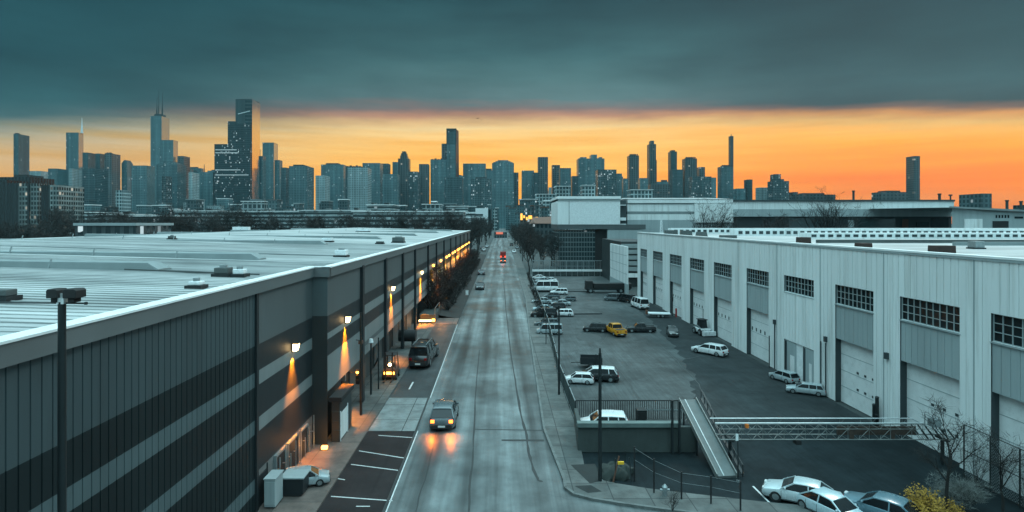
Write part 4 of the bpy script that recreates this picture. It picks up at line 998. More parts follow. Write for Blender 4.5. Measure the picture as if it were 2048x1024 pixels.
for (x0, x1, ty, D, dep, mk, ex, lab) in SKY:
    if x1 < VX: X0, X1 = XA(x0, D), (x1 - VX) / F * (D + dep)
    elif x0 > VX: X0, X1 = (x0 - VX) / F * (D + dep), XA(x1, D)
    else: X0, X1 = XA(x0, D), XA(x1, D)
    if X1 - X0 < 8: X1 = X0 + 8
    H = ZA(ty, D); W = X1 - X0; cx = (X0 + X1) / 2; px = D / F
    r = thing('tower_block' if H > 90 else 'city_building', lab, 'building', (cx, D + dep / 2, 0))
    m = FM[mk]; y0, y1 = D, D + dep
    if ex == 'dome':
        box_tower(r, X0, X1, y0, y1, 0, H - 6 * px, m); mb = MB()
        for k in range(3): mb.box(X0 + W * (.06 + .1 * k), X1 - W * (.06 + .1 * k), y0 + 1 + k, y1 - 1 - k, H - (6 - 2 * k) * px, H - (4 - 2 * k) * px)
        mb.build('stepped_top', m, r)
    elif ex == 'dometower':
        box_tower(r, X0, X1, y0, y1, 0, H, m); mb = MB(); mb.box(cx - W * .32, cx + W * .32, y0 + 2, y1 - 2, H, H + 6 * px); mb.box(cx - W * .26, cx + W * .26, y0 + 4, y1 - 4, H + 6 * px, H + 11 * px); mb.box(cx - W * .17, cx + W * .17, y0 + 6, y1 - 6, H + 11 * px, H + 15 * px)
        mb.build('dome', m, r)
    elif ex == 'setback':
        box_tower(r, X0 + W * .0, X1 - W * .12, y0, y1, 0, H, m); box_tower(r, X1 - W * .119, X1, y0 + 2, y1 - 2, 0, H - 32 * px, m, 'side_wing'); box_tower(r, X0 + W * .22, X1 - W * .34, y0 + 3, y1 - 3, H, H + 7 * px, m, 'roof_plant')
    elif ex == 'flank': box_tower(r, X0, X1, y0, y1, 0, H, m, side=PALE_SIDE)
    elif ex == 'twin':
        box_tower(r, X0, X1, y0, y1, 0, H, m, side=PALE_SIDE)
        box_tower(r, X0 + W * .2, X1 - W * .2, y0 + 8, y1 - 8, H, H + 5 * px, far_dark, 'roof_plant')
        for k, (ax, at, rr_) in enumerate(((313, 192, 1.6), (316.5, 177, 1.1), (324, 182, 1.6))):
            X = XA(ax, D + 12); mb = MB(); zt_ = ZA(at, D); mb.tube((X, D + 14, H), (X, D + 14, H + (zt_ - H) * .35), rr_ * 1.5, rr_ * 1.3, 6); mb.tube((X, D + 14, H + (zt_ - H) * .35), (X, D + 14, zt_), rr_ * .9, .4, 6); mb.build('antenna', far_dark, r)
    elif ex == 'spire':
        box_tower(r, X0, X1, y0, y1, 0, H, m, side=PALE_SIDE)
        X = XA(158, D); mb = MB(); mb.tube((X, D + 12, H), (X, D + 12, H + 18 * px), 3.4, 1.6, 6); mb.tube((X, D + 12, H + 18 * px), (X, D + 12, ZA(234, D)), 1.5, .3, 6); mb.build('spire', M['white'], r)
    else:
        box_tower(r, X0, X1, y0, y1, 0, H, m)
    if ex in ('plant', 'cap'):
        box_tower(r, X0 + W * .2, X1 - W * .25, y0 + 3, y1 - 3, H, H + (3 if ex == 'plant' else 2.5) * px, far_dark, 'roof_plant')
    if ex == 'cap':
        mb = MB()
        for k in range(6): mb.box(X0 + W * (.08 + .145 * k), X0 + W * (.16 + .145 * k), y0 + .5, y0 + 4, H, H + 3.2 * px)
        mb.build('crenellation', far_dark, r)
    if ex in ('fringe', 'notch'):
        mb = MB()
        for k in range(5): mb.box(X0 + W * (.05 + .19 * k), X0 + W * (.17 + .19 * k), y0 + 1, y0 + 8, H, H + (1.0 + 1.3 * ((k * 3) % 2)) * px)
        mb.build('roof_plant', far_dark, r)
    if ex in ('crown', 'crown1'):
        mb = MB()
        for a, b, h in (((.08, .32, 3), (.5, .72, 8), (.8, .92, 3)) if ex == 'crown' else ((.14, .52, 14), (.55, .72, 4))): mb.box(X0 + W * a, X0 + W * b, y0 + 2, y1 - 2, H, H + h * px)
        mb.build('crown', m, r)
    if ex == 'mast':
        X = X0 + W * (.3 if W > 20 else .5); mb = MB(); mb.tube((X, y0 + 5, H), (X, y0 + 5, H + (16 if W > 20 else 5) * px), 1.3, .5, 5); mb.build('mast', far_dark, r)
rnd = random.Random(31)
for k in range(64):
    a = rnd.uniform(56, 1022) if k < 44 else rnd.uniform(1046, 1425)
    wpx = rnd.uniform(13, 34); D = rnd.uniform(1750, 1950); ty = rnd.uniform(334, 372) if k < 44 else rnd.uniform(352, 384)
    if a < 634 and a + wpx > 624 or a < 1045 and a + wpx > 1034: continue
    X0, X1 = XA(a, D), XA(a + wpx, D); H = ZA(ty, D); r = thing('city_building', 'far mid-rise block filling in behind the named towers of the skyline', 'building', ((X0 + X1) / 2, D, 0), group='mid-rise blocks filling in the skyline')
    m = FM[rnd.choice('tttdbpl')]; box_tower(r, X0, X1, D, D + 15, 0, H, m)
    mb = MB(); u = rnd.uniform(.1, .4); mb.box(X0 + (X1 - X0) * u, X0 + (X1 - X0) * (u + rnd.uniform(.2, .5)), D + 2, D + 10, H, H + rnd.uniform(2, 7)); mb.build('roof_plant', far_dark, r)
# the big stepped tower with its mirror flank
D = 1400; px = D / F; dep = 46
r = thing('stepped_tower', 'tallest stepped dark tower with an orange mirror flank', 'building', (XA(475, D), D + 20, 0))
xr = (521 - VX) / F * (D + dep + 14); xf = XA(504, D)
box_tower(r, XA(471, D), xf, D, D + dep, 0, ZA(198, D), M['glass_dark'] if False else facade('upper_tower_glass', (.030, .050, .054), (.022, .040, .044), 9, 200, .0, groug=.2), 'main_shaft', side=None)
# slanted mirror wall of the shaft
mb = MB(); zt_ = ZA(198, D); zt2 = ZA(207, D + dep)
mb.add([(xf + .3, D, 0), (xr, D + dep, 0), (xr, D + dep, zt_ - 2), (xf + .3, D, zt_), (xf + .3, D + dep, 0), (xf + .3, D + dep, zt_ - 2)], [(0, 1, 2, 3), (1, 4, 5, 2), (0, 4, 1), (3, 2, 5), (0, 3, 5, 4)])
mb.build('mirror_flank', MIRROR, r)
box_tower(r, XA(457, D), XA(471, D) - .02, D - 4, D + dep - 4, 0, ZA(243, D), FM['k'], 'shoulder_tier')
box_tower(r, XA(471, D), xf - .4, D - 4, D - .1, 0, ZA(248, D), FM['k'], 'front_tier')
box_tower(r, XA(432, D), XA(457, D) - .03, D - 8, D + dep - 8, 0, ZA(289, D), FM['k'], 'lower_tier')
box_tower(r, XA(457, D), xf - .8, D - 8, D - 4.1, 0, ZA(296, D), FM['k'], 'lower_front_tier')
for yy in (300, 306, 340, 350):
    MB().box(XA(434, D), XA(500 - (yy % 7) * 4, D), D - 8.6, D - 8.02, ZA(yy + 1, D), ZA(yy, D)).build('lit_storey', pmat('lit_storey_glass', (.5, .55, .55), .4, emit=(.8, .97, 1), estr=.35), r)
mb = MB(); a = (XA(476, D), D - .3, ZA(228, D)); b = (XA(500, D), D - .3, ZA(222, D)); mb.bar(a, b, .6, 1.6); mb.build('sign_stroke', M['white'], r)
# framed tower above the street
D = 1400; px = D / F
r = thing('framed_tower', 'dark framed tower with a reddish right edge rising left of the street', 'building', (XA(905, D), D + 15, 0))
box_tower(r, XA(893, D), XA(912, D), D, D + 30, 0, ZA(261, D), FM['d'], 'shaft')
mb = MB(); z0, z1 = ZA(288, D), ZA(257, D)
for xx in (893, 911.5): mb.box(XA(xx, D) - .2, XA(xx + 1.4, D), D - 1.4, D - .01, z0, z1)
mb.box(XA(894.4, D) + .02, XA(911.5, D) - .22, D - 1.3, D + 2, ZA(261, D) + .02, z1); mb.build('crown_frame', far_dark, r)
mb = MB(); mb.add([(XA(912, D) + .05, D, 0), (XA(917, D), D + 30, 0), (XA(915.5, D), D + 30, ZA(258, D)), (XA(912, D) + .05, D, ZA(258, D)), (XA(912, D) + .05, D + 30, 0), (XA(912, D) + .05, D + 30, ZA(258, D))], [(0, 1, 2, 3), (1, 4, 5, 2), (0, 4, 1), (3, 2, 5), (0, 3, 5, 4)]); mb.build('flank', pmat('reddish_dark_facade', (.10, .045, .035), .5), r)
box_tower(r, XA(883, D), XA(893, D) - .05, D + 2, D + 30, 0, ZA(287, D), FM['b'], 'left_wing')
box_tower(r, XA(894, D), XA(911, D), D - 6, D - 1.5, 0, ZA(289, D), FM['t'], 'front_wing')
# far chimneys
for k, (cxp, ty, D, lab) in enumerate(((1707, 381, 500, 'small chimney left of the lone right tower'), (1879, 387, 420, 'short dark stub chimney right of the lone tower'), (1901, 389, 420, 'thin tiny chimney left of the plain teal box'), (2014, 400, 420, 'dark roof chimney near the right edge'), (2042, 402, 420, 'thin pole chimney at the right edge'))):
    X = XA(cxp, D); r = thing('chimney', lab, 'chimney', (X, D, 0)); z = ZA(ty, D)
    MB().tube((X, D, 0), (X, D, z - 1), 1.0 if k != 2 else .6, .9 if k != 2 else .5, 10).build('stack', far_dark, r); MB().tube((X, D, z - 1), (X, D, z), 1.2, 1.2, 10).build('cap', far_dark, r)
# ------------------------------------------------------------------ buildings of the middle distance
FM['apt'] = facade('apartment_window_grid', (.20, .24, .235), (.02, .034, .036), 2.7, 1.7, .16, litcol=(1, .93, .75), lstr=.55, fill=(.68, .64))
FM['aptd'] = facade('dark_apartment_front', (.022, .030, .032), (.012, .018, .02), 3.4, 2.2, .02, fill=(.5, 1.0))
r = thing('apartment_block', 'near black apartment block with pale window columns at the left edge', 'apartment block', (XA(30, 335), 345, 0))
box_tower(r, XA(-60, 365), XA(60, 365), 365, 385, 0, ZA(354, 365), FM['aptd'], 'rear_wing'); box_tower(r, XA(22, 365), XA(50, 365), 367, 380, ZA(354, 365), ZA(349, 365), far_dark, 'roof_plant')
box_tower(r, XA(-60, 345), XA(15, 345) - .1, 345, 360, 0, ZA(360, 345), FM['aptd'], 'left_wing')
box_tower(r, XA(15, 335), XA(40, 335), 335, 360, 0, ZA(366, 335), FM['aptd'], 'ribbed_wing')
box_tower(r, XA(40, 335) + .1, XA(79, 335), 334, 358, 0, ZA(367, 335), FM['apt'], 'window_wing')
MB().box(XA(56, 334), XA(60, 334), 333.4, 333.98, 0, ZA(366, 334)).build('pier', FM['aptd'], r)
r = thing('apartment_block', 'smaller dark block with one pale window column right of the black apartments', 'apartment block', (XA(98, 325), 335, 0))
box_tower(r, XA(82, 325), XA(101, 325), 325, 345, 0, ZA(370, 325), FM['aptd'], 'dark_wing'); box_tower(r, XA(101, 325) + .1, XA(117, 325), 324.5, 345, 0, ZA(370, 325), FM['apt'], 'window_wing')

# low white sheds and decks in front of the skyline
FM['low'] = facade('low_shed_front', (.34, .40, .41), (.03, .05, .055), 3.6, 3.0, .08, lstr=.6, fill=(.7, .5), band=True)
FM['lowd'] = facade('low_dark_front', (.06, .08, .085), (.02, .035, .04), 3.6, 2.4, .14, lstr=.8)
for x0, x1, ty, D, dep, mk, lab in ((150, 272, 446, 150, 16, 'lowd', 'low building with a big white canopy roof right of the black apartments'),
    (118, 190, 424, 520, 40, 'low', 'pale low shed below the white spired tower'), (196, 268, 428, 470, 30, 'low', 'pale low deck right of the shed below the spired tower'),
    (262, 352, 431, 420, 30, 'lowd', 'long dark low building between pale decks'), (350, 441, 421, 560, 40, 'low', 'long white flat building below the twin antenna tower'),
    (457, 612, 422, 560, 40, 'low', 'longest white flat deck below the stepped tower'), (484, 528, 402, 640, 30, 'g', 'small white gridded block at the foot of the stepped tower'), (598, 738, 420, 540, 40, 'low', 'white flat building left of the terraced pale one'),
    (734, 786, 409, 600, 40, 'low', 'pale building with stepped flat roofs above the tree line'), (706, 926, 422, 430, 30, 'low', 'long low white building with a dark window strip behind the warehouse end'),
    (845, 880, 408, 640, 30, 'g', 'tiny white block behind the long low building'), (893, 934, 412, 700, 30, 'low', 'small pale roof left of the white stacked building'),
    (1040, 1075, 398, 900, 30, 'l', 'glittering low block right of the street gap'), (1073, 1112, 388, 900, 30, 'g', 'white gridded block behind the white hall corner'), (1090, 1117, 400, 800, 30, 'l', 'small lit block touching the white hall corner'),
    (1112, 1140, 372, 900, 30, 'g', 'white gridded block peeking above the white hall'), (1165, 1190, 370, 900, 25, 'g', 'white gridded block in front of the crowned tower block'), (1262, 1305, 379, 800, 25, 'g', 'low white gridded block below the crenellated tower')):
    X0, X1 = XA(x0, D), XA(x1, D); H = ZA(ty, D); r = thing('low_building', lab, 'building', ((X0 + X1) / 2, D, 0))
    box_tower(r, X0, X1, D, D + dep, 0, H - .7, FM[mk], 'wall')
    MB().box(X0 - (1 if D > 200 else .2), X1 + (1 if D > 200 else .2), D - (1.4 if D > 200 else .4), D + dep + 1, H - (.69 if D > 200 else .69), H).build('roof', M['w_white'] if D > 200 else M['b_panel'], r)
    if mk == 'low':
        mb = MB(); rnd = random.Random(int(x0))
        for k in range(5):
            a = X0 + (X1 - X0) * rnd.uniform(.05, .9); mb.box(a, a + rnd.uniform(2, 6), D + 4, D + 9, H + .001, H + rnd.uniform(.8, 2.2))
        mb.build('roof_plant', M['unit'], r)
# small roofs and house blocks scattered between, each its own thing
rnd = random.Random(11)
for k in range(34):
    px_ = rnd.uniform(120, 930); D = rnd.uniform(600, 950); wpx = rnd.uniform(9, 26); ty = rnd.uniform(398, 420)
    X0, X1 = XA(px_, D), XA(px_ + wpx, D); H = max(8, ZA(ty, D)); r = thing('far_house', 'small far block in the jumble at the foot of the left skyline', 'building', ((X0 + X1) / 2, D, 0), group='small blocks at the foot of the left skyline')
    box_tower(r, X0, X1, D, D + 15, 0, H, FM[rnd.choice(['l', 't', 'd', 'lowd', 'p'])], 'wall'); MB().box(X0 - .6, X1 + .6, D - .6, D + 15.6, H + .01, H + 1).build('roof', rnd.choice([M['w_white'], M['unit'], M['roof_side']]), r)
for k in range(26):
    px_ = rnd.uniform(935, 1105); D = rnd.uniform(520, 1000); wpx = rnd.uniform(6, 16); ty = rnd.uniform(396, 430)
    if 968 < px_ + wpx / 2 < 1032: ty = rnd.uniform(402, 420); D = rnd.uniform(1010, 1080)
    X0, X1 = XA(px_, D), XA(px_ + wpx, D); H = max(7, ZA(ty, D)); r = thing('far_house', 'small far block crowded round the end of the street', 'building', ((X0 + X1) / 2, D, 0), group='small blocks round the end of the street')
    box_tower(r, X0, X1, D, D + 12, 0, H, FM[rnd.choice(['l', 'lowd', 't', 'g'])], 'wall'); MB().box(X0 - .6, X1 + .6, D - .6, D + 12.6, H + .01, H + 1).build('roof', rnd.choice([M['w_white'], M['unit'], M['rust']]), r)

# white stacked building on the left of the street
D = 620
r = thing('office_building', 'white modern building of stacked floors left of the far street', 'building', (XA(965, D), D, 0))
box_tower(r, XA(932, D), XA(966, D) - .05, D + 2, D + 22, 0, ZA(424, D), FM['low'], 'wall')
for k, (a, b, z0, z1) in enumerate(((930, 966, 427, 424), (932, 966, 436.5, 433.5), (936, 966, 444, 441.5))): MB().box(XA(a, D), XA(b, D) - .1, D - .2, D + 1.9, ZA(z0, D), ZA(z1, D)).build('floor_slab', M['white'], r)
MB().box(XA(951, D), XA(966, D), D - 1, D + 12, ZA(428, D) , ZA(416.5, D)).build('upper_box', M['white'], r)
MB().box(XA(966, D) + .04, XA(976, D), D - 2, D + 16, 0, ZA(416.5, D)).build('stair_tower', M['white'], r)
MB().box(XA(976, D) + .02, XA(983, D), D, D + 16, 0, ZA(417.5, D)).build('end_wall', M['b_dark'], r)
MB().box(XA(978, D), XA(981, D), D - .15, D - .01, 12, ZA(420, D)).build('window', M['glass_dark'], r)
D = 520
r = thing('shop', 'low shop glowing red at the end of the street', 'shop', (XA(1000, D), D, 0))
box_tower(r, XA(988, D), XA(1014, D), D, D + 10, 0, 5.2, FM['lowd'], 'wall'); MB().box(XA(992, D), XA(1006, D), D - .4, D - .02, 3.4, 5.4).build('lit_sign', pmat('dim_red_lit_sign', (.5, .1, .06), .5, emit=(1, .25, .15), estr=.55), r)
D = 400
r = thing('shop', 'shop front glowing orange to the right of the far street', 'shop', (XA(1055, D), D, 0))
box_tower(r, XA(1040, D), XA(1078, D), D, D + 10, 0, ZA(432, D), FM['lowd'], 'wall')
for a, b, z0, z1 in ((1041, 1045, 440, 427), (1046.5, 1050, 436, 431), (1052, 1055, 440, 434), (1056.5, 1064, 438, 431), (1066, 1069, 440, 435), (1071, 1076, 437, 434)): MB().box(XA(a, D), XA(b, D), D - .5, D - .05, ZA(z0, D), ZA(z1, D)).build('lit_sign', pmat('orange_lit_sign', (.7, .3, .05), .5, emit=(1, .45, .08), estr=1.6), r)
L = bpy.data.lights.new('shop_light', 'POINT'); L.energy = 4000; L.color = (1, .45, .1); L.shadow_soft_size = 2; o = bpy.data.objects.new('shop_light', L); COL.objects.link(o); o.location = (XA(1055, D), D - 6, 6)
D = 330
r = thing('low_building', 'low brown roofed building behind the trees right of the far street', 'building', (XA(1090, D), D, 0))
box_tower(r, XA(1062, D), XA(1130, D), D, D + 25, 0, ZA(446, D), FM['lowd'], 'wall'); mb = MB(); mb.add([(XA(1058, D), D - 1.5, ZA(447, D)), (XA(1134, D), D - 1.5, ZA(447, D)), (XA(1128, D), D + 20, ZA(432, D)), (XA(1070, D), D + 20, ZA(434, D))], [(0, 1, 2, 3)]); mb.build('roof', M['rust'], r)

# ------------------------------------------------------------------ white halls on the right
D = 168
r = thing('office_building', 'white flat roofed building with a glazed lower front across the yard end', 'building', (XA(1180, D), D, 0))
glz = facade('dim_glazed_front', (.10, .13, .135), (.022, .036, .04), 1.4, .8, .10, litcol=(.9, 1, 1), lstr=.3, fill=(.82, .8), groug=.15)
MB().box(XA(1117, D), XA(1190, D), D, D + 20, 0, ZA(461, D)).build('glazed_front', glz, r)
MB().box(XA(1190, D) + .03, XA(1214, D), D + .5, D + 20, 0, ZA(460, D)).build('dark_doorway', M['black'], r)
MB().box(XA(1214, D) + .03, XA(1290, D), D - .6, D + 20, 0, ZA(459, D)).build('side_wall', M['b_panel'], r)
MB().box(XA(1115, D), XA(1290, D), D - .8, D + 21, ZA(460.5, D) + .35, ZA(449, D)).build('floor_band', M['w_grey'], r)
zz0, zz1 = ZA(448.9, D), ZA(398, D)
MB().box(XA(1115, D), XA(1137, D), D - .9, D + 21, zz0, zz1).build('corner_wall', M['b_wall'], r)
MB().box(XA(1138, D), XA(1239, D), D - .9, D + 21, zz0, zz1 - .05).build('upper_wall', M['white'], r)
MB().box(XA(1137, D) + .01, XA(1138, D) - .01, D - .6, D + 10, zz0, zz1 - .3).build('wall_joint', M['b_dark'], r)
MB().box(XA(1239, D) + .05, XA(1254, D), D + .8, D + 20, ZA(459, D) + .5, zz1 - .4).build('recess', M['b_dark'], r)
for a, b in ((411, 405), (441, 426), (449, 443)): 
    MB().box(XA(1240, D) + .05, XA(1252, D), D - .2, D + .75, ZA(a, D), ZA((a + b) / 2 + 1.5, D)).build('recess_panel', M['white'], r)
MB().box(XA(1114, D), XA(1240, D), D - 1.3, D + 22, zz1, zz1 + .75).build('roof_edge', M['w_white'], r)
MB().box(XA(1115, D), XA(1240, D), D - 1.1, D + 21.5, zz1 - .55, zz1 - .01).build('fascia', M['b_panel'], r)
D = 172
r = thing('long_hall', 'long white and blue hall behind the bare shrubs right of the glazed building', 'hall', (XA(1360, D), D, 0))
bands = ((459, 440, 'b_panel'), (439.9, 428.5, 'b_wall'), (428.4, 423, 'roof_side'), (422.9, 409, 'b_wall'), (408.9, 406, 'b_panel'), (405.9, 398, 'w_white'))
for y0, y1, mm in bands: MB().box(XA(1254, D) + .1, XA(1465, D), D + (0 if mm != 'w_white' else -.4), D + 28, ZA(y0, D), ZA(y1, D)).build('wall_band', M[mm], r)
MB().box(XA(1254, D) + .1, XA(1465, D), D + .01, D + 28, 0, ZA(459.1, D)).build('base_wall', M['b_panel'], r)
mb = MB(); z = ZA(397.9, D); mb.add([(XA(1250, D), D - .6, z), (XA(1466, D), D - .6, z), (XA(1466, D), D + 28, z), (XA(1250, D), D + 28, z), (XA(1262, D), D + 10, ZA(393, D)), (XA(1440, D), D + 10, ZA(393, D))], [(0, 1, 5, 4), (1, 2, 5), (2, 3, 4, 5), (3, 0, 4)]); mb.build('roof', M['roof'], r)
MB().box(XA(1388, D), XA(1464.5, D), D - .7, D - .02, ZA(445, D), ZA(407, D)).build('front_bay', M['b_wall'], r)
D = 195
r = thing('long_hall', 'longest pale hall with a dark window floor below the orange sky', 'hall', (XA(1690, D), D, 0))
for y0, y1, mm, oy in ((433, 418.6, 'b_panel', 0), (418.5, 403, 'b_wall', -.03), (402.9, 399.5, 'b_dark', -.5)): MB().box(XA(1466, D), XA(1908, D), D + oy, D + 40, ZA(y0, D), ZA(y1, D)).build('wall_band' if mm != 'b_dark' else 'roof_edge', M[mm], r)
MB().box(XA(1466, D), XA(1908, D), D + 1.2, D + 40, 0, ZA(433.1, D)).build('dark_floor', M['w_teal'], r)
for a, b, y0, y1, mm, nm in ((1580, 1640, 457, 436, 'glass_teal', 'window'), (1700, 1712, 455, 440, 'b_panel', 'pier'), (1720, 1795, 456, 438, 'glass_teal', 'window'), (1809, 1821, 457, 438, 'rust', 'door'), (1838, 1862, 456, 444, 'glass_dark', 'window'), (1867, 1902, 457, 436, 'glass_dark', 'window')): MB().box(XA(a, D), XA(b, D), D + 1.0, D + 1.18, ZA(y0, D), ZA(y1, D)).build(nm, M[mm], r)
D = 160
r = thing('workshop', 'pale gabled workshop with a wide door at the right edge', 'workshop', (XA(1980, D), D, 0))
mb = MB(); a, b, c = XA(1904, D), XA(1975, D), XA(2100, D); mb.add([(a, D, 0), (b, D, 0), (b, D, ZA(424, D)), (a, D, ZA(416, D)), (c, D, 0), (c, D, ZA(428, D))], [(0, 1, 2, 3), (1, 4, 5, 2)]); mb.build('wall', M['b_panel'], r)
mb = MB(); mb.bar((a - .6, D - .4, ZA(414.5, D)), (c, D - .4, ZA(428, D) + .5), 1.2, .5); mb.add([(a - .6, D - .3, ZA(415, D)), (c, D - .3, ZA(427.5, D)), (c, D + 40, ZA(418, D)), (a - .6, D + 40, ZA(411, D))], [(0, 1, 2, 3)]); mb.build('roof', M['roof_side'], r)
MB().box(XA(1928, D), XA(1964, D), D - .2, D - .01, ZA(457, D), ZA(438, D)).build('wide_door', M['b_wall'], r); MB().box(XA(1985, D), XA(2016, D), D - .2, D - .01, ZA(456, D), ZA(442, D)).build('dark_door', M['black'], r)
mb = MB()
for k in range(5): mb.box(XA(1991 + k * 6, D), XA(1994 + k * 6, D), D - .1, D - .005, ZA(436, D), ZA(430, D))
mb.build('window', M['glass_dark'], r); MB().box(XA(2029, D), XA(2046, D), D - .1, D - .004, ZA(437, D), ZA(433, D)).build('window', M['glass_dark'], r)

# yard end: screen wall, annex with louvres, guard rail fence
r = thing('screen_wall', 'tall pale panelled screen wall at the far end of the yard', 'screen wall', (25, 120, 0))
MB().box(24.7, 25.0, 112, 129, 2.0, 9.3).build('panel', M['b_wall'], r); MB().box(24.65, 25.05, 111.9, 129.1, 0, 1.96).build('base', M['b_panel'], r)
mb = MB()
for y in (115.4, 118.8, 122.2, 125.6): mb.box(24.66, 24.698, y - .05, y + .05, 2.0, 9.3)
for z in (3.9, 5.7, 7.5): mb.box(24.664, 24.696, 112, 129, z - .04, z + .04)
mb.build('joint', M['b_panel'], r)
r = thing('annex', 'dark louvred annex between the screen wall and the pale hall', 'annex', (28.5, 126, 0))
MB().box(26.6, 34, 126, 150, 0, 9.8).build('wall', M['w_teal'], r); mb = MB()
for k in range(5): mb.box(26.5, 34, 125.4, 125.98, 3.4 + k * 1.25, 4.3 + k * 1.25)
mb.build('louvre', M['roof_side'], r); MB().box(26.5, 34, 125.5, 125.99, 2.0, 2.9).build('sill_band', M['b_wall'], r)
r = thing('yard_fence', 'pale barrier fence with white beams across the far end of the yard', 'fence', (18, 150, 0))
for k, (a, b) in enumerate(((8.4, 14.6), (14.7, 21.3), (21.4, 27.6))): MB().box(a, b, 149.9, 150.1, 1.25, 1.75).build('white_beam', M['w_white'], r)
for k in range(14): x = 8.5 + k * 1.47; MB().box(x - .06, x + .06, 150.12, 150.24, 0, 4.1).build('post', M['steel'], r)
mb = MB(); x = 8.5
while x < 27.6: mb.box(x - .025, x + .025, 150.15, 150.2, .3, 3.9); x += .32
mb.box(8.5, 27.6, 150.13, 150.22, 3.95, 4.15); mb.build('wire_panel', M['steel'], r)
MB().box(8.4, 27.6, 150.3, 150.6, 0, 1.1).build('base_wall', M['dark_concrete'], r)
# ------------------------------------------------------------------ trees and shrubs
BARK = pmat('dark_bark', (.014, .013, .012), .9, 0, .3, 3)
TWIG = pmat('dark_brown_twigs', (.026, .022, .020), .9, 0, .5, .4)
TWIG_T = pmat('teal_brown_twigs', (.028, .032, .032), .9, 0, .5, .4)
TWIG_P = pmat('pale_dry_twigs', (.16, .17, .16), .9, 0, .3, .6)
LEAF_Y = pmat('yellow_leaves', (.32, .175, .014), .7, 0, .35, 2.0)
def make_tree(name, label, cat, seed, h, spread, stem=.35, limbs=9, twigs=900, tw=.05, tl=1.3, start=.25, bark=None, twig=None, group=None, fan=False, leaves=0, leaf_mat=None, levels=3):
    rnd = random.Random(seed); r = thing(name, label, cat, (0, 0, 0), group=group)
    tr = MB(); tips = []
    def limb(p, d, ln, rad, lev):
        n = 4 if lev < 2 else 3; q = p; dd = d
        for k in range(n):
            dd = (dd + Vector((rnd.uniform(-.22, .22), rnd.uniform(-.22, .22), rnd.uniform(-.06, .20)))).normalized()
            e = q + dd * (ln / n); r0 = rad * (1 - k / n * .6); r1 = rad * (1 - (k + 1) / n * .6)
            tr.tube(q, e, r0, r1, 6 if lev == 0 else 4 if lev == 1 else 3, cap=False)
            q = e
            if lev >= 1: tips.append((q, dd, lev))
            if lev < levels - 1 and k >= (1 if lev else 0):
                for j in range(2 if lev else max(2, limbs // 3)):
                    a = rnd.uniform(0, 6.283); s = rnd.uniform(.5, 1.0) * spread
                    nd = (dd * (1.1 - .3 * spread) + Vector((math.cos(a), math.sin(a), rnd.uniform(0.0, .5))) * s).normalized()
                    limb(q, nd, ln * rnd.uniform(.42, .62), r1 * .62, lev + 1)
        tips.append((q, dd, lev))
    if fan:
        for k in range(limbs):
            a = rnd.uniform(0, 6.283); s = rnd.uniform(.1, 1.0) * spread
            limb(Vector((rnd.uniform(-.2, .2) * stem * 4, rnd.uniform(-.2, .2) * stem * 4, 0)), Vector((math.cos(a) * s, math.sin(a) * s, 1)).normalized(), h * rnd.uniform(.6, .85), stem * rnd.uniform(.4, .8), 1)
    else:
        tr.tube((0, 0, -.2), (0, 0, h * start), stem * 1.15, stem, 8)
        limb(Vector((0, 0, h * start)), Vector((rnd.uniform(-.08, .08), rnd.uniform(-.08, .08), 1)), h * (1 - start) * .82, stem * .95, 0)
    tr.build('trunk', bark or BARK, r, local=True, recalc=False)
    cr = MB()
    for k in range(twigs):
        p, d, lev = rnd.choice(tips)
        q = p + Vector((rnd.gauss(0, 1), rnd.gauss(0, 1), rnd.gauss(0, .7))) * (h * .022)
        v = (d * .6 + Vector((rnd.gauss(0, .6), rnd.gauss(0, .6), rnd.gauss(.15, .5)))).normalized() * tl * rnd.uniform(.5, 1.2)
        s = Vector((rnd.gauss(0, 1), rnd.gauss(0, 1), rnd.gauss(0, .6))).cross(v)
        if s.length < 1e-4: continue
        s = s.normalized() * tw * .5
        m_ = q + v * .5 + Vector((rnd.gauss(0, 1), rnd.gauss(0, 1), rnd.gauss(0, 1))) * tl * .08
        cr.add([q - s, q + s, m_ + s * .7, m_ - s * .7, q + v], [(0, 1, 2, 3), (3, 2, 4)])
    cr.build('crown', twig or TWIG, r, local=True, recalc=False)
    if leaves:
        lf = MB()
        for k in range(leaves):
            p, d, lev = rnd.choice(tips); q = p + Vector((rnd.gauss(0, 1), rnd.gauss(0, 1), rnd.gauss(0, 1))) * (h * .06)
            a = Vector((rnd.gauss(0, 1), rnd.gauss(0, 1), rnd.gauss(0, 1))).normalized(); b = a.orthogonal().normalized(); sz = rnd.uniform(.03, .06)
            lf.quad(q - a * sz, q + b * sz * .6, q + a * sz, q - b * sz * .6)
        lf.build('leaves', leaf_mat, r, local=True, recalc=False)
    return r
rnd = random.Random(5)
belt = 'bare winter tree in the dark belt behind the warehouse'
GRP = 'bare trees in the belt behind the warehouse'
pro = [make_tree('bare_tree', belt, 'tree', 20 + k, 14, .85 + .1 * k, .28, 9, 1500, .10, 1.5, .18, group=GRP, twig=(TWIG, TWIG_T, TWIG)[k]) for k in range(3)]
spots = []
for k in range(58):
    px_ = 96 + k * 14.4 + rnd.uniform(-6, 6); Y = rnd.uniform(222, 275) if px_ > 470 else rnd.uniform(180, 235); spots.append((XA(px_, Y), Y, rnd.uniform(.82, 1.08)))
for k in range(16):
    px_ = -10 + k * 8; Y = rnd.uniform(140, 190); spots.append((XA(px_, Y), Y, rnd.uniform(.6, .8)))
for i, (X, Y, s) in enumerate(spots):
    if i < 3: o = pro[i]; o.location = (X, Y, 0); o.rotation_euler.z = rnd.uniform(0, 6); o.scale = (s,) * 3
    else: dup(pro[i % 3], (X, Y, 0), rnd.uniform(0, 6.28), belt, GRP, (s * rnd.uniform(.95, 1.3), s * rnd.uniform(.95, 1.3), s))
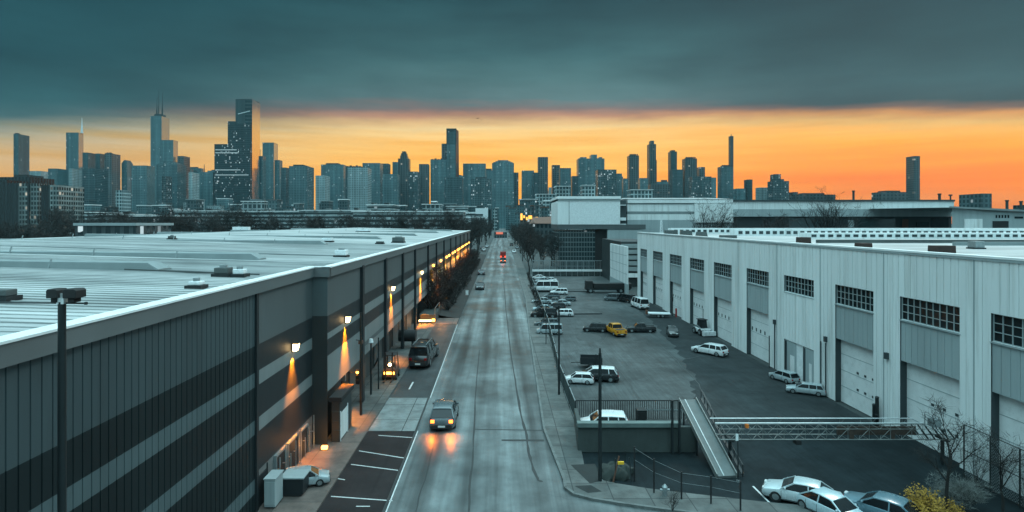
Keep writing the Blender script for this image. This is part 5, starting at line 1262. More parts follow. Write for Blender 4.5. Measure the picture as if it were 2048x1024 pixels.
G2 = 'dark trees left of the street beyond the warehouse end'
for k in range(22):
    Y = 214 + k * 15; X = -8.6 - rnd.uniform(0, 3) - (k % 3) * 3
    dup(pro[k % 3], (X, Y, 0), rnd.uniform(0, 6.28), 'dark bare tree between the warehouse end and the far street', G2, rnd.uniform(.75, .95))
G3 = 'dark trees right of the far street'
for k in range(34):
    Y = 156 + k * 7.5; X = lerp_poly(FB, Y) + .8 + (k * 5 % 7) / 7 * 9.5 + rnd.uniform(-.5, .5)
    dup(pro[k % 3], (X, Y, 0), rnd.uniform(0, 6.28), 'dark bare tree along the pavement right of the far street', G3, rnd.uniform(.5, .72) if k < 12 else rnd.uniform(.6, .8))
# shrubs along the warehouse
sh = [make_tree('shrub', 'tangled dark brown shrub in the strip below the warehouse lamps', 'shrub', 50 + k, 5.2, .7, .09, 16, 1000, .04, .9, fan=True, levels=2, group='dark shrubs along the warehouse wall') for k in range(2)]
for i in range(26):
    Y = 85.5 + i * 4.7; X = -9.6 + rnd.uniform(-.4, .9); z = .5; s = rnd.uniform(.8, 1.05) if i > 3 else (1.35, 1.5, 1.2, 1.25)[i]
    if i < 2: o = sh[i]; o.location = (X, Y, z); o.scale = (s,) * 3
    else: dup(sh[i % 2], (X, Y, z), rnd.uniform(0, 6.28), None, None, s)
for i in range(18):
    Y = 90 + i * 6.4; dup(sh[i % 2], (-8.0 + rnd.uniform(-.5, .5), Y, .2), rnd.uniform(0, 6.28), 'low dark shrub on the earth bank towards the street kerb', 'low shrubs on the earth bank', (.75, .75, rnd.uniform(.35, .5)))
# trees behind the pale hall
o = make_tree('bare_tree', 'fan shaped bare tree standing before the long pale hall', 'tree', 71, 15, 1.0, .3, 22, 1500, .07, 1.8, fan=True, levels=3, twig=TWIG_T); o.location = (XA(1655, 160), 160, 5.5)
o = make_tree('bare_tree', 'wispy bare tree before the corner of the white and blue hall', 'tree', 72, 14, .75, .22, 12, 900, .06, 1.6, fan=True, levels=3, twig=TWIG_T); o.location = (XA(1408, 150), 150, 5)
o = make_tree('bare_tree', 'dark bushy tree right of the wispy tree by the blue hall', 'tree', 73, 10, 1.0, .25, 18, 1800, .08, 1.4, fan=True, levels=3); o.location = (XA(1440, 152), 152, 5)
o = make_tree('bare_tree', 'dark rounded tree left of the fan shaped bare tree', 'tree', 74, 9.0, .95, .25, 18, 1700, .08, 1.4, fan=True, levels=3); o.location = (XA(1545, 158), 158, 5.5)
for i, px_ in enumerate((1345, 1362, 1380, 1398, 1420, 1452, 1480, 1505, 1525, 1562, 1590)):
    dup(sh[i % 2], (XA(px_, 148), 148 + (i % 3), 6.5), rnd.uniform(0, 6), 'dark shrub showing above the far roof edge of the pale hall', 'dark shrubs above the far edge of the pale hall', (1.6, 1.6, 1.35 if i > 1 else 1.1))
mb = MB().box(36, 110, 144, 166, -.06, 6.4); struct('raised_terrace', mb, M['verge'])
# bottom right corner
p = G(1893, 1042); o = make_tree('bare_tree', 'bare forked tree in front of the yellow shrub at the bottom right', 'tree', 81, 4.3, .95, .085, 8, 520, .018, .6, .28); o.location = (p.x, p.y, 0)
p = G(2006, 1036); o = make_tree('bare_tree', 'smaller bare tree at the very bottom right by the wall fence', 'tree', 82, 3.4, .9, .06, 8, 420, .016, .5, .25); o.location = (p.x, p.y, 0)
p = G(1852, 1052); o = make_tree('shrub', 'yellow leaved shrub at the bottom right beside the dark blue sedan', 'shrub', 83, 1.4, 1.0, .03, 26, 500, .014, .3, fan=True, levels=3, leaves=3600, leaf_mat=LEAF_Y); o.location = (p.x, p.y, 0)
p = G(1905, 1050); o = make_tree('shrub', 'low yellow shrub right of the larger yellow one behind the forked trunk', 'shrub', 84, .9, 1.1, .02, 18, 260, .012, .25, fan=True, levels=3, leaves=900, leaf_mat=LEAF_Y); o.location = (p.x, p.y, 0)
p = G(1925, 1030); o = make_tree('shrub', 'pale dry brush behind the yellow shrubs', 'shrub', 85, 1.5, 1.5, .025, 34, 2600, .014, .35, fan=True, levels=3, twig=TWIG_P); o.location = (p.x, p.y + .3, 0); o.scale = (1.3, 1, 1)
p = G(1345, 1026); o = make_tree('shrub', 'small leafless weed on the pavement corner beside the fence posts', 'shrub', 86, .85, .9, .015, 12, 160, .010, .3, fan=True, levels=3); o.location = (p.x, p.y, .1)
rnd = random.Random(77)
for i in range(16):
    Y = 84 + i * 4.4; s = rnd.uniform(.22, .36); dup(sh[i % 2], (lerp_poly(FB, Y) - .35 + rnd.uniform(-.2, .2), Y, .1), rnd.uniform(0, 6.28), 'low dark scrub growing along the railing at the back of the right pavement', 'scrub along the yard railing', (s * .8, s * 1.2, s))
TRUSS = pmat('weathered_truss_steel', (.20, .215, .21), .5, .4, .3, 3, dirt=((.09, .055, .04), .5))
BARS = pmat('grey_green_railing_paint', (.05, .066, .066), .5)
RAMP = pmat('dull_ramp_steel', (.085, .10, .10), .6, .1, .3, 2)
# ------------------------------------------------------------------ fences, wall, ramp, boom, posts
r = thing('railing_fence', 'dark bar railing between the right pavement and the yard', 'fence', (6, 90, 0))
mb = MB(); rails = MB(); y = 40.0
pth = [(lerp_poly(FB, yy) + .06, yy) for yy in (40, 51, 63, 75, 90, 105, 120, 140)]
for (x0, y0), (x1, y1) in zip(pth, pth[1:]):
    L_ = math.hypot(x1 - x0, y1 - y0); n = int(L_ / .16)
    for k in range(n):
        f = k / n; x, y = x0 + (x1 - x0) * f, y0 + (y1 - y0) * f; mb.box(x - .012, x + .012, y - .012, y + .012, .1, 1.5)
    rails.bar((x0, y0, 1.52), (x1, y1, 1.52), .06, .06); rails.bar((x0, y0, .2), (x1, y1, .2), .04, .05)
mb.build('bars', BARS, r, recalc=False); rails.build('rail', M['steel'], r)
for (x0, y0), (x1, y1) in zip(pth, pth[1:]):
    for f in (0, .33, .66): x, y = x0 + (x1 - x0) * f, y0 + (y1 - y0) * f; MB().box(x - .04, x + .04, y - .04, y + .04, 0, 1.62).build('post', M['dark_metal'], r)

r = thing('retaining_wall', 'dark green concrete wall with a ledge below the yard at the street corner', 'wall', (8, 35, 0))
MB().box(4.75, 12.0, 35.0, 35.3, 0, 1.55).build('wall_face', M['dark_concrete'], r, bevel=.02)
MB().box(4.70, 10.9, 34.86, 35.34, 1.552, 1.83).build('ledge', pmat('grey_green_coping', (.10, .135, .13), .7, 0, .25, 1.5), r, bevel=.02)
mb = MB(); mb.add([(4.75, 35.31, 0), (5.15, 40, 0), (5.15, 40, 1.1), (4.75, 35.31, 1.75), (4.98, 35.31, 0), (5.38, 40, 0), (5.38, 40, 1.1), (4.98, 35.31, 1.75)], [(0, 1, 2, 3), (4, 5, 6, 7), (3, 2, 6, 7), (1, 5, 6, 2)]); mb.build('side_wall', M['dark_concrete'], r)
for x in (10.42, 10.85): MB().box(x - .06, x + .06, 34.7, 34.84, .0, 3.25 if x < 10.5 else 3.2).build('post', M['dark_metal'], r)
r = thing('railing', 'short bar railing behind the white estate above the retaining wall', 'railing', (9, 41, 0))
mb = MB(); x = 5.5
while x < 13.3: mb.box(x - .018, x + .018, 40.98, 41.02, 0, 1.28); x += .155
mb.build('bars', M['dark_metal'], r); MB().box(5.4, 13.4, 40.95, 41.05, 1.282, 1.34).build('rail', M['dark_metal'], r); MB().box(9.7, 13.4, 40.93, 40.97, .62, .70).build('mid_rail', M['steel'], r)
p = G(1275, 843); r = thing('waste_bin', 'black waste bin next to the white estate behind the wall', 'bin', (p.x, p.y - 1.0, 0)); MB().box(-.3, .3, -.3, .3, 0, 1.12, taper=1.08).build('body', M['black'], r, bevel=.04, local=True); MB().box(-.34, .34, -.34, .34, 1.13, 1.22).build('lid', M['dark_metal'], r, bevel=.03, local=True)

# sloping steel ramp
r = thing('ramp', 'sloping grey steel ramp leading down from the retaining wall', 'ramp', (12.3, 33.5, 0))
tp = Vector((12.15, 37.2, 2.55)); bt = Vector((12.45, 31.5, .12)); sd = Vector((1, .12, 0)).normalized()
mb = MB(); hw_ = .52
def slab(mb, o0, o1, t0, t1):
    vs = [e + sd * o + Vector((0, 0, t)) for e in (tp, bt) for (o, t) in ((o0, t0), (o1, t0), (o1, t1), (o0, t1))]
    mb.add(vs, [(0, 1, 2, 3), (7, 6, 5, 4), (0, 4, 5, 1), (1, 5, 6, 2), (2, 6, 7, 3), (3, 7, 4, 0)])
slab(mb, -hw_, hw_, -.12, 0); mb.build('deck', RAMP, r)
for o in (-hw_ - .09, hw_ + .01): mb = MB(); slab(mb, o, o + .05, -.2, .14); mb.build('side_rail', TRUSS, r)
mb = MB(); slab(mb, -hw_ + .3, -hw_ + .36, .003, .03); mb.build('tread_strip', M['steel'], r)
mb = MB(); o = hw_ + .38
for k in range(12):
    f = k / 11; p = tp.lerp(bt, f) + sd * o; mb.bar(p + Vector((0, 0, -.1)), p + Vector((0, 0, .55)), .04, .04)
mb.bar(tp + sd * o + Vector((0, 0, .55)), bt + sd * o + Vector((0, 0, .55)), .05, .05); mb.bar(tp + sd * o + Vector((0, 0, .05)), bt + sd * o + Vector((0, 0, .05)), .16, .06); mb.build('handrail', M['dark_metal'], r)
mb = MB()
for f in (.08, .45): 
    for s in (-.45, .45): p = tp.lerp(bt, f) + sd * s; MB().bar(p + Vector((0, 0, -.12)), Vector((p.x, p.y, 0)), .08, .08).build('support', M['dark_metal'], r)

# lattice boom
r = thing('lattice_boom', 'long pale steel lattice boom lying level from the ramp to the pale hall', 'lattice boom', (19, 33, 0))
xa, xb = 12.6, 26.0; zt, zm, zb_ = 2.52, 2.18, 1.58; ya, yb = 32.9, 33.7
for yy in (ya, yb):
    for z, rr_ in ((zt, .034), (zm, .02), (zb_, .034)): MB().tube((xa - (.3 if z == zt else 0), yy, z), ((24.2 if z == zt else xb), yy, z), rr_, n=8).build('chord', M['pale_steel'] if z == zt else TRUSS, r, smooth=True)
mb = MB(); n = 22; rnd = random.Random(3)
for k in range(n):
    x0 = xa + (xb - xa) * k / n; x1 = xa + (xb - xa) * (k + 1) / n
    for yy in (ya, yb):
        a, b = (zb_, zm) if k % 2 else (zm, zb_); mb.tube((x0, yy, a), (x1, yy, b), .013, n=5)
        if k % 2 == 0: mb.tube((x0, yy, zb_), (x0, yy, zt if x0 < 24 else zm), .015, n=5)
        if k % 3 == 0: mb.tube((x0, yy, zm), ((x0 + x1) / 2, yy, zt if x0 < 24 else zm), .010, n=5)
    mb.tube((x0, ya, zb_), (x1 if k % 2 else x0, yb, zb_), .012, n=5); mb.tube((x0, ya, zm), (x0, yb, zm), .012, n=5)
mb.build('lattice', TRUSS, r)
mb = MB(); mb.box(19.6, 24.2, yb - .25, yb - .2, zb_ + .06, zm - .04); mb.box(20.0, 20.25, ya - .02, ya + .02, zb_ + .05, zm - .04); mb.box(22.4, 22.6, ya - .02, ya + .02, zb_ + .05, zm - .04); mb.build('rusty_plate', pmat('dull_brown_plate', (.05, .034, .027), .8, 0, .4, 5), r)
mb = MB()
for yy in (ya, yb):
    for k in range(5): MB().bar((24.1 + k * .38, yy, zm - .03), (24.5 + k * .38, yy, zb_ + .03), .05, .07).build('end_brace', M['dark_metal'], r)
MB().box(14.05, 14.2, ya - .1, ya + .1, zt - .26, zt - .05).build('orange_marker', pmat('orange_marker_paint', (.7, .18, .02), .5), r)
MB().box(16.9, 17.2, ya - .1, ya + .3, zb_ - .27, zb_ - .05).build('junction_box', M['black'], r)
for x in (13.3, 25.6): 
    mb = MB(); mb.box(x - .07, x + .07, 33.2, 33.34, 0, zb_ - .04); mb.box(x - .1, x + .1, ya - .05, yb + .05, zb_ - .14, zb_ - .045); mb.build('support', M['dark_metal'], r)
mb = MB(); mb.tube((24.6, 33.3, zm), (24.6, 33.3, zm + .75), .03, n=6); mb.box(24.9, 25.4, 33.1, 33.5, zm + .02, zm + .45); mb.tube((24.7, 33.3, zm + .7), (25.7, 33.3, zm + .1), .02, n=5); mb.build('end_box', M['steel'], r)

# poles
def pole(lab, px, py, h, r0=.09, extra=None, nm='street_pole', cat='pole'):
    p = G(px, py); r = thing(nm, lab, cat, p); MB().tube((0, 0, 0), (0, 0, h), r0, r0 * .75, 10).build('shaft', M['dark_metal'], r, smooth=True, local=True)
    MB().tube((0, 0, 0), (0, 0, .12), r0 * 2, r0 * 1.9, 10).build('foot', M['steel'], r, local=True); return r
q = pole('tall dark pole on the pavement corner in front of the retaining wall', 1200, 966, 7.0, .11); MB().tube((0, 0, 7.0), (0, 0, 7.25), .05, .05, 8).build('cap', M['dark_metal'], q, local=True)
q = pole('tall thin pole by the railing fence between pavement and yard', 1118, 792, 7.3, .09); MB().box(-.1, .1, -.15, .1, 1.2, 1.9).build('meter_box', M['dark_metal'], q, local=True)
q = pole('thin post with a small white notice behind the lower end of the ramp', 1476, 1000, 2.9, .035, nm='sign_post', cat='sign post'); q.location.y = 31.0; q.location.x = XA(1476, 31); MB().box(-.14, .0, -.05, -.036, 2.25, 2.62).build('notice', M['white'], q, local=True)
q = pole('thin grey pole standing against the ribbed warehouse wall', 468, 1062, 4.35, .035)
q = pole('thin pole with a wire at the roadside trees', 1092, 690, 5.6, .05)
q = pole('short dark post just behind the black wagon in the yard', 1192, 742, 1.6, .06, nm='yard_post', cat='post')
for px_, py_, h, lab in ((1762, 848, 1.35, 'shorter dark post left of a taller one against the pale hall'), (1790, 851, 1.95, 'taller dark post right of a shorter one against the pale hall'), (1777, 851, .75, 'stubby dark bollard between the two tall posts at the hall'), (1655, 752, 3.2, 'tall dark post beside the hall doors with the two silver cars'), (1557, 735, 3.0, 'slim dark post at the hall wall left of the silver hatchback')):
    p = G(px_, py_); p.x = min(p.x, XR - .3); rr_ = .12 if h < 2.5 else .05; r = thing('bollard' if h < 2.5 else 'wall_post', lab, 'post', p); MB().tube((0, 0, 0), (0, 0, h), rr_, n=10).build('shaft', M['dark_metal'], r, local=True, smooth=True); MB().tube((0, 0, h), (0, 0, h + .06), rr_ * 1.2, rr_ * .8, 10).build('cap', M['dark_metal'], r, local=True)
# floodlight post in front of the warehouse
r = thing('floodlight_post', 'dark floodlight post with two lamp heads before the ribbed wall', 'floodlight post', (XA(124, 13.8), 13.8, 0))
MB().tube((0, 0, 0), (0, 0, 12.1), .10, .085, 12).build('shaft', M['dark_metal'], r, smooth=True, local=True); MB().tube((0, 0, 0), (0, 0, .2), .2, .2, 12).build('foot', M['dark_metal'], r, local=True)
MB().box(-.08, .10, -.08, .08, 12.05, 12.3).build('bracket', M['pale_steel'], r, local=True)
mb = MB(); mb.tube((-1.6, 0, 12.08), (.55, 0, 12.06), .022, n=6); mb.tube((.55, 0, 12.06), (.60, 0, 12.06), .04, n=6); mb.build('crossbar', M['dark_metal'], r, local=True)
for sx in (-1, 1):
    x0 = -.12 if sx < 0 else .30; w_ = .13 if sx < 0 else .16
    mb = MB(); mb.rings([[(x0 - w_, -.18, 12.20), (x0 + w_, -.18, 12.20), (x0 + w_, -.18, 12.38), (x0 + w_ * .7, -.18, 12.42), (x0 - w_ * .7, -.18, 12.42), (x0 - w_, -.18, 12.38)], [(x0 - w_, .18, 12.20), (x0 + w_, .18, 12.20), (x0 + w_, .18, 12.38), (x0 + w_ * .7, .18, 12.42), (x0 - w_ * .7, .18, 12.42), (x0 - w_, .18, 12.38)]])
    mb.box(x0 - w_ * .5, x0 + w_ * .5, -.12, .12, 12.09, 12.199); mb.build('lamp_head', M['black'], r, bevel=.015, local=True)
# traffic signals
r = thing('traffic_signal', 'traffic signal mast with two heads before the first projecting bay', 'traffic signal', (XA(722, 41.5), 41.5, .1))
MB().tube((0, 0, 0), (0, 0, 7.4), .10, .07, 10).build('mast', M['dark_metal'], r, smooth=True, local=True)
MB().tube((-1.75, 0, 3.05), (0, 0, 3.10), .035, n=8).build('arm', M['dark_metal'], r, local=True)
for x, z in ((-1.70, 3.05), (-.22, 2.35)):
    h = MB().box(x - .14, x + .14, -.16, .10, z - .1, z + .95).build('signal_head', M['black'], r, bevel=.03, local=True)
    lens = MB()
    for k in range(3): pass
    MB().tube((x, -.17, z + .78), (x, -.20, z + .78), .10, n=12).build('lit_lens', M['orange_glow'] if x > -1 else M['red_glow'], h, local=True)
    for k in (0, 1): MB().tube((x, -.17, z + .14 + k * .32), (x, -.20, z + .14 + k * .32), .09, n=12).build('dark_lens', M['dark_metal'], h, local=True)
    vs_ = MB()
    for k in range(3): MB().box(x - .13, x + .13, -.30, -.162, z + .24 + k * .32, z + .26 + k * .32).build('visor', M['black'], h, local=True)
r = thing('signal_post', 'short dark post with a signal box left of the traffic signal mast', 'signal post', (XA(683, 41), 41, .1)); MB().tube((0, 0, 0), (0, 0, 3.9), .045, n=8).build('shaft', M['dark_metal'], r, local=True); MB().box(-.02, .3, -.1, .1, 2.6, 3.1).build('signal_box', M['steel'], r, local=True)
r = thing('security_camera', 'small dark camera hanging from the first projecting bay', 'camera', (XP, 43.1, 6.4 - 1.2)); MB().tube((0, 0, 0), (.35, 0, -.05), .03, n=6).build('bracket', M['dark_metal'], r, local=True); MB().box(.2, .5, -.12, .25, -.3, -.06).build('camera_body', M['rust'], r, bevel=.02, local=True)
r = thing('lamp_post', 'short dark lamp post with a pale globe on the dock pavement', 'lamp post', (XA(742, 46.5), 46.5, .1)); MB().tube((0, 0, 0), (0, 0, 4.2), .08, .06, 10).build('shaft', M['dark_metal'], r, local=True); MB().tube((0, 0, 4.2), (0, 0, 4.5), .2, .13, 12).build('globe', M['white'], r, local=True)
r = thing('lamp_post', 'thin dark post with a drooping arm right of the globe lamp', 'lamp post', (XA(757, 48), 48, .1)); MB().tube((0, 0, 0), (0, 0, 4.3), .06, .05, 8).build('shaft', M['dark_metal'], r, local=True); MB().tube((0, 0, 2.6), (-.35, 0, 1.9), .09, .06, 8).build('arm', M['dark_metal'], r, local=True)
# gate panel and kit by the dark corner
r = thing('gate', 'pale narrow gate leaf at the foot of the dark dock corner', 'gate', (XA(686, 37.3), 37.3, .1))
MB().box(-.05, .05, -.7, .9, .1, 1.75).build('leaf', M['b_wall'], r, local=True); MB().box(-.08, .08, -.78, -.71, 0, 1.9).build('post', M['white'], r, local=True); MB().box(-.08, .08, .91, .98, 0, 1.9).build('post', M['white'], r, local=True)
r = thing('signal_booth', 'dark teal booth with shelves at the corner of the projecting bay', 'booth', (-10.5, 38, .1)); MB().box(-.15, .35, -1.6, 1.3, 0, 2.55).build('body', M['w_teal'], r, local=True); mb = MB()
for z in (.7, 1.3, 1.9): mb.box(-.14, .34, -1.63, -1.601, z, z + .06)
mb.build('shelf_line', M['dark_concrete'], r, local=True); MB().box(-.3, .5, -1.7, 1.4, 2.56, 2.85).build('roof_slab', M['black'], r, local=True)
# cabinets and the dumpster on the forecourt
p = G(541, 1016, .1); r = thing('utility_cabinet', 'pale tall utility cabinet at the foot of the ribbed wall', 'cabinet', (p.x, p.y + .4, .1)); MB().box(-.27, .27, -.5, .5, .08, 1.42).build('body', M['b_panel'], r, bevel=.02, local=True); MB().box(-.30, .30, -.53, .53, 1.422, 1.47).build('top', M['b_panel'], r, local=True); MB().box(-.25, .25, -.53, -.502, .2, 1.3).build('door', M['b_panel'], r, local=True); MB().box(-.22, .22, -.4, .4, 0, .078).build('foot', M['dark_metal'], r, local=True)
r = thing('utility_cabinet', 'dark grey cabinet squeezed left of the pale one', 'cabinet', (XA(517, 28.4), 28.4, .1)); MB().box(-.2, .2, -.5, .5, 0, 1.55).build('body', M['w_dark'], r, bevel=.02, local=True); MB().box(-.16, .16, -.53, -.502, .2, 1.4).build('door', M['steel'], r, local=True)
r = thing('dumpster', 'dark open dumpster beside the silver car on the forecourt', 'dumpster', (XA(590, 29.6), 29.6, .1)); MB().box(-.55, .55, -.45, .45, .12, .9, taper=1.06).build('body', M['w_dark'], r, local=True); MB().box(-.62, .62, -.52, .52, .91, .97).build('lid', M['b_panel'], r, local=True); MB().tube((-.45, -.4, .06), (.45, -.4, .06), .06, n=8).build('axle', M['black'], r, local=True)
p = G(649, 899, .1); r = thing('ground_lamp', 'low glowing orange lamp on the ground at the dark corner', 'ground lamp', p); MB().box(-.17, .17, -.12, .12, .03, .22).build('lens', M['orange_glow'], r, bevel=.02, local=True); MB().box(-.2, .2, -.15, .15, 0, .028).build('base', M['dark_metal'], r, local=True)
L = bpy.data.lights.new('ground_lamp_light', 'POINT'); L.energy = 30; L.color = (1, .36, .08); L.shadow_soft_size = .15; o = bpy.data.objects.new('ground_lamp_light', L); COL.objects.link(o); o.parent = r; o.location = (.1, -.35, .6)
# loading dock pieces
r = thing('canopy', 'small pale canopy over the dock between two dark pilasters', 'canopy', (-10.4, 50.5, 0)); MB().box(-.45, .75, -1.6, 1.6, 3.3, 3.42).build('roof_plate', M['b_wall'], r, bevel=.02); MB().box(-.45, .70, -1.5, 1.5, 4.0, 5.0).build('sign_board', M['b_panel'], r)
r.location.z = 0
r = thing('forklift', 'dark forklift with a glowing orange lamp under the canopy', 'forklift', (-9.75, 51.6, .1))
MB().box(-.55, .55, -1.0, .9, .25, 1.0).build('chassis', M['rust'], r, bevel=.06, local=True); mb = MB()
for x in (-.5, .5):
    for y in (-.8, .7): mb.bar((x, y, 1.0), (x * .85, y * .8, 2.1), .07, .07)
mb.box(-.5, .5, -.75, .65, 2.1, 2.16); mb.build('overhead_guard', M['black'], r, local=True)
mb = MB()
for x in (-.3, .3): mb.box(x - .06, x + .06, -1.2, -1.08, .1, 2.5); mb.box(x - .06, x + .06, -2.0, -1.2, .1, .15)
mb.build('mast', M['black'], r, local=True); MB().box(-.3, .3, -.3, .3, 1.0, 1.25).build('seat', M['black'], r, local=True)
for x in (-.55, .55):
    for y in (-.7, .6): wheel(r, x, y, .28, .2)
MB().tube((.1, -1.22, 1.45), (.1, -1.30, 1.45), .15, n=12).build('lit_lamp', M['lamp_glow'], r, local=True); MB().box(-.45, .45, -1.07, -1.01, .55, .75).build('lit_strip', M['orange_glow'], r, local=True)
L = bpy.data.lights.new('forklift_light', 'POINT'); L.energy = 22; L.color = (1, .42, .1); L.shadow_soft_size = .1; o = bpy.data.objects.new('forklift_light', L); COL.objects.link(o); o.parent = r; o.location = (.2, -2.0, .9)
r = thing('tank', 'black rounded tank lying by the dock behind the SUV', 'tank', (XA(815, 64), 64, .1)); MB().tube((-.95, 0, 1.3), (.95, 0, 1.3), .65, n=16).build('drum', M['black'], r, smooth=True, local=True); MB().box(-.7, -.5, -.4, .4, 0, .8).build('saddle', M['dark_metal'], r, local=True); MB().box(.5, .7, -.4, .4, 0, .8).build('saddle', M['dark_metal'], r, local=True)
r = thing('dock_ramp', 'dark dock ramp with a glowing orange end lamp at the driveway', 'ramp', (-10.2, 80.5, .05)); mb = MB(); mb.box(-1.0, 1.2, -1.0, 5.0, 0, 1.2); mb.build('block', M['dark_concrete'], r, local=True, bevel=.03); MB().box(-1.0, .7, -1.09, -1.002, .28, .48).build('lit_strip', M['lamp_glow'], r, local=True); MB().box(.8, 1.2, -1.2, -1.002, .28, .62).build('end_lamp', M['orange_glow'], r, local=True)
mb = MB(); mb.bar((1.2, -.9, 1.2), (1.2, -.9, 2.1), .06, .06); mb.bar((1.2, 4.9, 1.2), (1.2, 4.9, 2.1), .06, .06); mb.bar((1.2, -.9, 2.1), (1.2, 4.9, 2.1), .06, .06); mb.build('rail', M['steel'], r, local=True)
L = bpy.data.lights.new('dock_lamp_light', 'POINT'); L.energy = 180; L.color = (1, .38, .1); L.shadow_soft_size = .2; o = bpy.data.objects.new('dock_lamp_light', L); COL.objects.link(o); o.parent = r; o.location = (2.2, -1.6, 1.0)

# wire fence along the lot
r = thing('wire_fence', 'dark wire fence on thin posts between the corner pavement and the lot', 'fence', (9, 30, 0))
pp = [(1269, 962, 893), (1308, 990, 917), (1363, 1003, 943), (1422, 1012, 951), (1481, 1026, 962)]
P3 = []
for a, b, c in pp: q = G(a, b); P3.append((q, ZA(c, q.y)))
for q, z in P3: MB().tube(q, (q.x, q.y, z), .045, n=8).build('post', M['black'], r)
mb = MB()
for (q, z), (q2, z2) in zip(P3, P3[1:]):
    for f in (.62, .95): mb.tube((q.x, q.y, z * f), (q2.x, q2.y, z2 * f), .007, n=4)
mb.build('wire', M['steel'], r)
# tarpaulin heap and yellow things
r = thing('tarpaulin_heap', 'crumpled dark green tarpaulin heap beside the corner pavement', 'heap', (6.3, 31.9, 0)); mb = MB(); rg = []; rnd = random.Random(9); N_ = 26
for i, (k, z) in enumerate(((1.0, 0), (.94, .35), (.80, .75), (.55, 1.05), (.2, 1.2))):
    ring = []
    for j in range(N_):
        a = 2 * math.pi * j / N_; w_ = 1 + .16 * math.sin(a * 5 + i) + .12 * math.sin(a * 9 - i * 1.3) * (1 - i / 6); ring.append((1.0 * k * w_ * math.cos(a) + z * .25, .75 * k * w_ * math.sin(a), z * .5 + (.1 * math.sin(a * 7 + i * 2) if i else 0)))
    rg.append(ring)
mb.rings(rg); mb.build('cover', M['tarp'], r, smooth=60, local=True)
MB().bar((-.2, -.9, 0), (.15, -.75, 1.35), .07, .07).build('stake', M['rust'], r, local=True); MB().bar((.8, -.8, 0), (.75, -.55, 1.2), .06, .06).build('stake', M['dark_metal'], r, local=True)
for (px_, py_, zz, lab, sz) in ((1251, 902, 1.15, 'yellow flat marker board below the retaining wall', (.62, .03, .17)), (1231, 918, 1.25, 'yellow bent marker on a stake over the tarpaulin heap', (.34, .05, .10))):
    p = G(px_, py_, zz); r = thing('marker_board', lab, 'marker', (p.x, p.y, 0)); MB().box(-sz[0] / 2, sz[0] / 2, -sz[1], sz[1], zz - sz[2], zz + sz[2]).build('board', M['yellow'], r); MB().tube((0, sz[1] + .03, 0), (0, sz[1] + .03, zz), .025, n=6).build('stake', M['dark_metal'], r, local=True)
    if sz[0] < .5: MB().box(.12, .45, -.05, .05, zz - .28, zz - .14).build('arm', M['yellow'], r, local=True)
p = G(1333, 997, .1); r = thing('hydrant', 'grey stubby hydrant at the foot of the wire fence', 'hydrant', (p.x, p.y + .3, .0)); MB().tube((0, 0, 0), (0, 0, .55), .14, .12, 10).build('barrel', M['steel'], r, smooth=True, local=True); MB().tube((0, 0, .55), (0, 0, .68), .15, .05, 10).build('bonnet', M['steel'], r, local=True); MB().tube((-.24, 0, .4), (.24, 0, .4), .06, n=8).build('outlet', M['steel'], r, local=True)
# chain link fence in front of the near hall doors
r = thing('chain_link_fence', 'chain link fence with bare creepers before the nearest hall doors', 'fence', (25.6, 29, 0))
x = 25.5
for y in (31.6, 29.9, 28.2, 26.5, 24.8): MB().tube((x, y, 0), (x, y, 2.9), .04, n=8).build('post', M['dark_metal'], r)
mb = MB()
for z in (2.9, 1.5, .15): mb.tube((x, 31.6, z), (x, 24.8, z), .025, n=6)
mb.build('rail', M['dark_metal'], r)
mb = MB(); y = 24.8
while y < 34.4:
    for s in (1, -1):
        a = (x, y if s > 0 else y - 2.8, .15); b = (x, y - 2.8 if s > 0 else y, 2.9)
        lo, hi = 24.8, 31.6
        pa, pb = Vector(a), Vector(b)
        def clip(p, q):
            if p.y > hi: f = (p.y - hi) / (p.y - q.y); return p.lerp(q, f)
            if p.y < lo: f = (lo - p.y) / (q.y - p.y); return p.lerp(q, f)
            return p
        if max(pa.y, pb.y) > lo and min(pa.y, pb.y) < hi:
            pa2, pb2 = clip(pa, pb), clip(pb, pa); mb.bar(pa2, pb2, .008, .008)
    y += .16
mb.build('mesh', M['steel'], r)
o = make_tree('creeper', 'bare creeper tangled in the chain link fence by the hall', 'creeper', 91, 2.4, .8, .02, 16, 500, .012, .4, fan=True, levels=3); o.location = (25.35, 30.6, 0); o.scale = (.25, 1.2, 1)
dup(o, (25.35, 27.6, 0), 0, 'bare creeper on the fence nearest the right edge of the picture', None, (.25, 1.2, 1.1))
# machines in the yard
p = G(1404, 668); r = thing('loader', 'white and black compact loader standing before the hall doors', 'loader', p, R(10), scale=.9)
MB().box(-.75, .75, -1.2, 1.0, .35, .9).build('chassis', PAINT['white'], r, bevel=.06, local=True); MB().box(-.5, .5, -.6, .6, .9, 2.0, taper=.85).build('cab', M['carglass'], r, bevel=.05, local=True); MB().box(-.52, .52, -.62, .62, 2.0, 2.1).build('cab_roof', M['black'], r, local=True)
for s in (-1, 1):
    for y in (-.8, .7): wheel(r, s * .75, y, .42, .3)
    MB().bar((s * .6, .4, 1.2), (s * .6, -1.7, .6), .1, .14).build('lift_arm', M['steel'], r, local=True)
MB().box(-.9, .9, -2.1, -1.6, .1, .7).build('bucket', PAINT['white'], r, bevel=.03, local=True); MB().tube((.5, .6, 2.0), (.5, .6, 3.4), .04, n=6).build('exhaust', M['black'], r, local=True)
p = G(1315, 634); r = thing('flatbed_trailer', 'pale flatbed trailer with a tall dark lift mast at the hall', 'trailer', p, R(80), scale=.75)
MB().box(-.95, .95, -2.4, 1.8, .65, .85).build('deck', M['white'], r, local=True); MB().box(-.8, .8, -2.2, 1.6, .4, .64).build('chassis', M['black'], r, local=True)
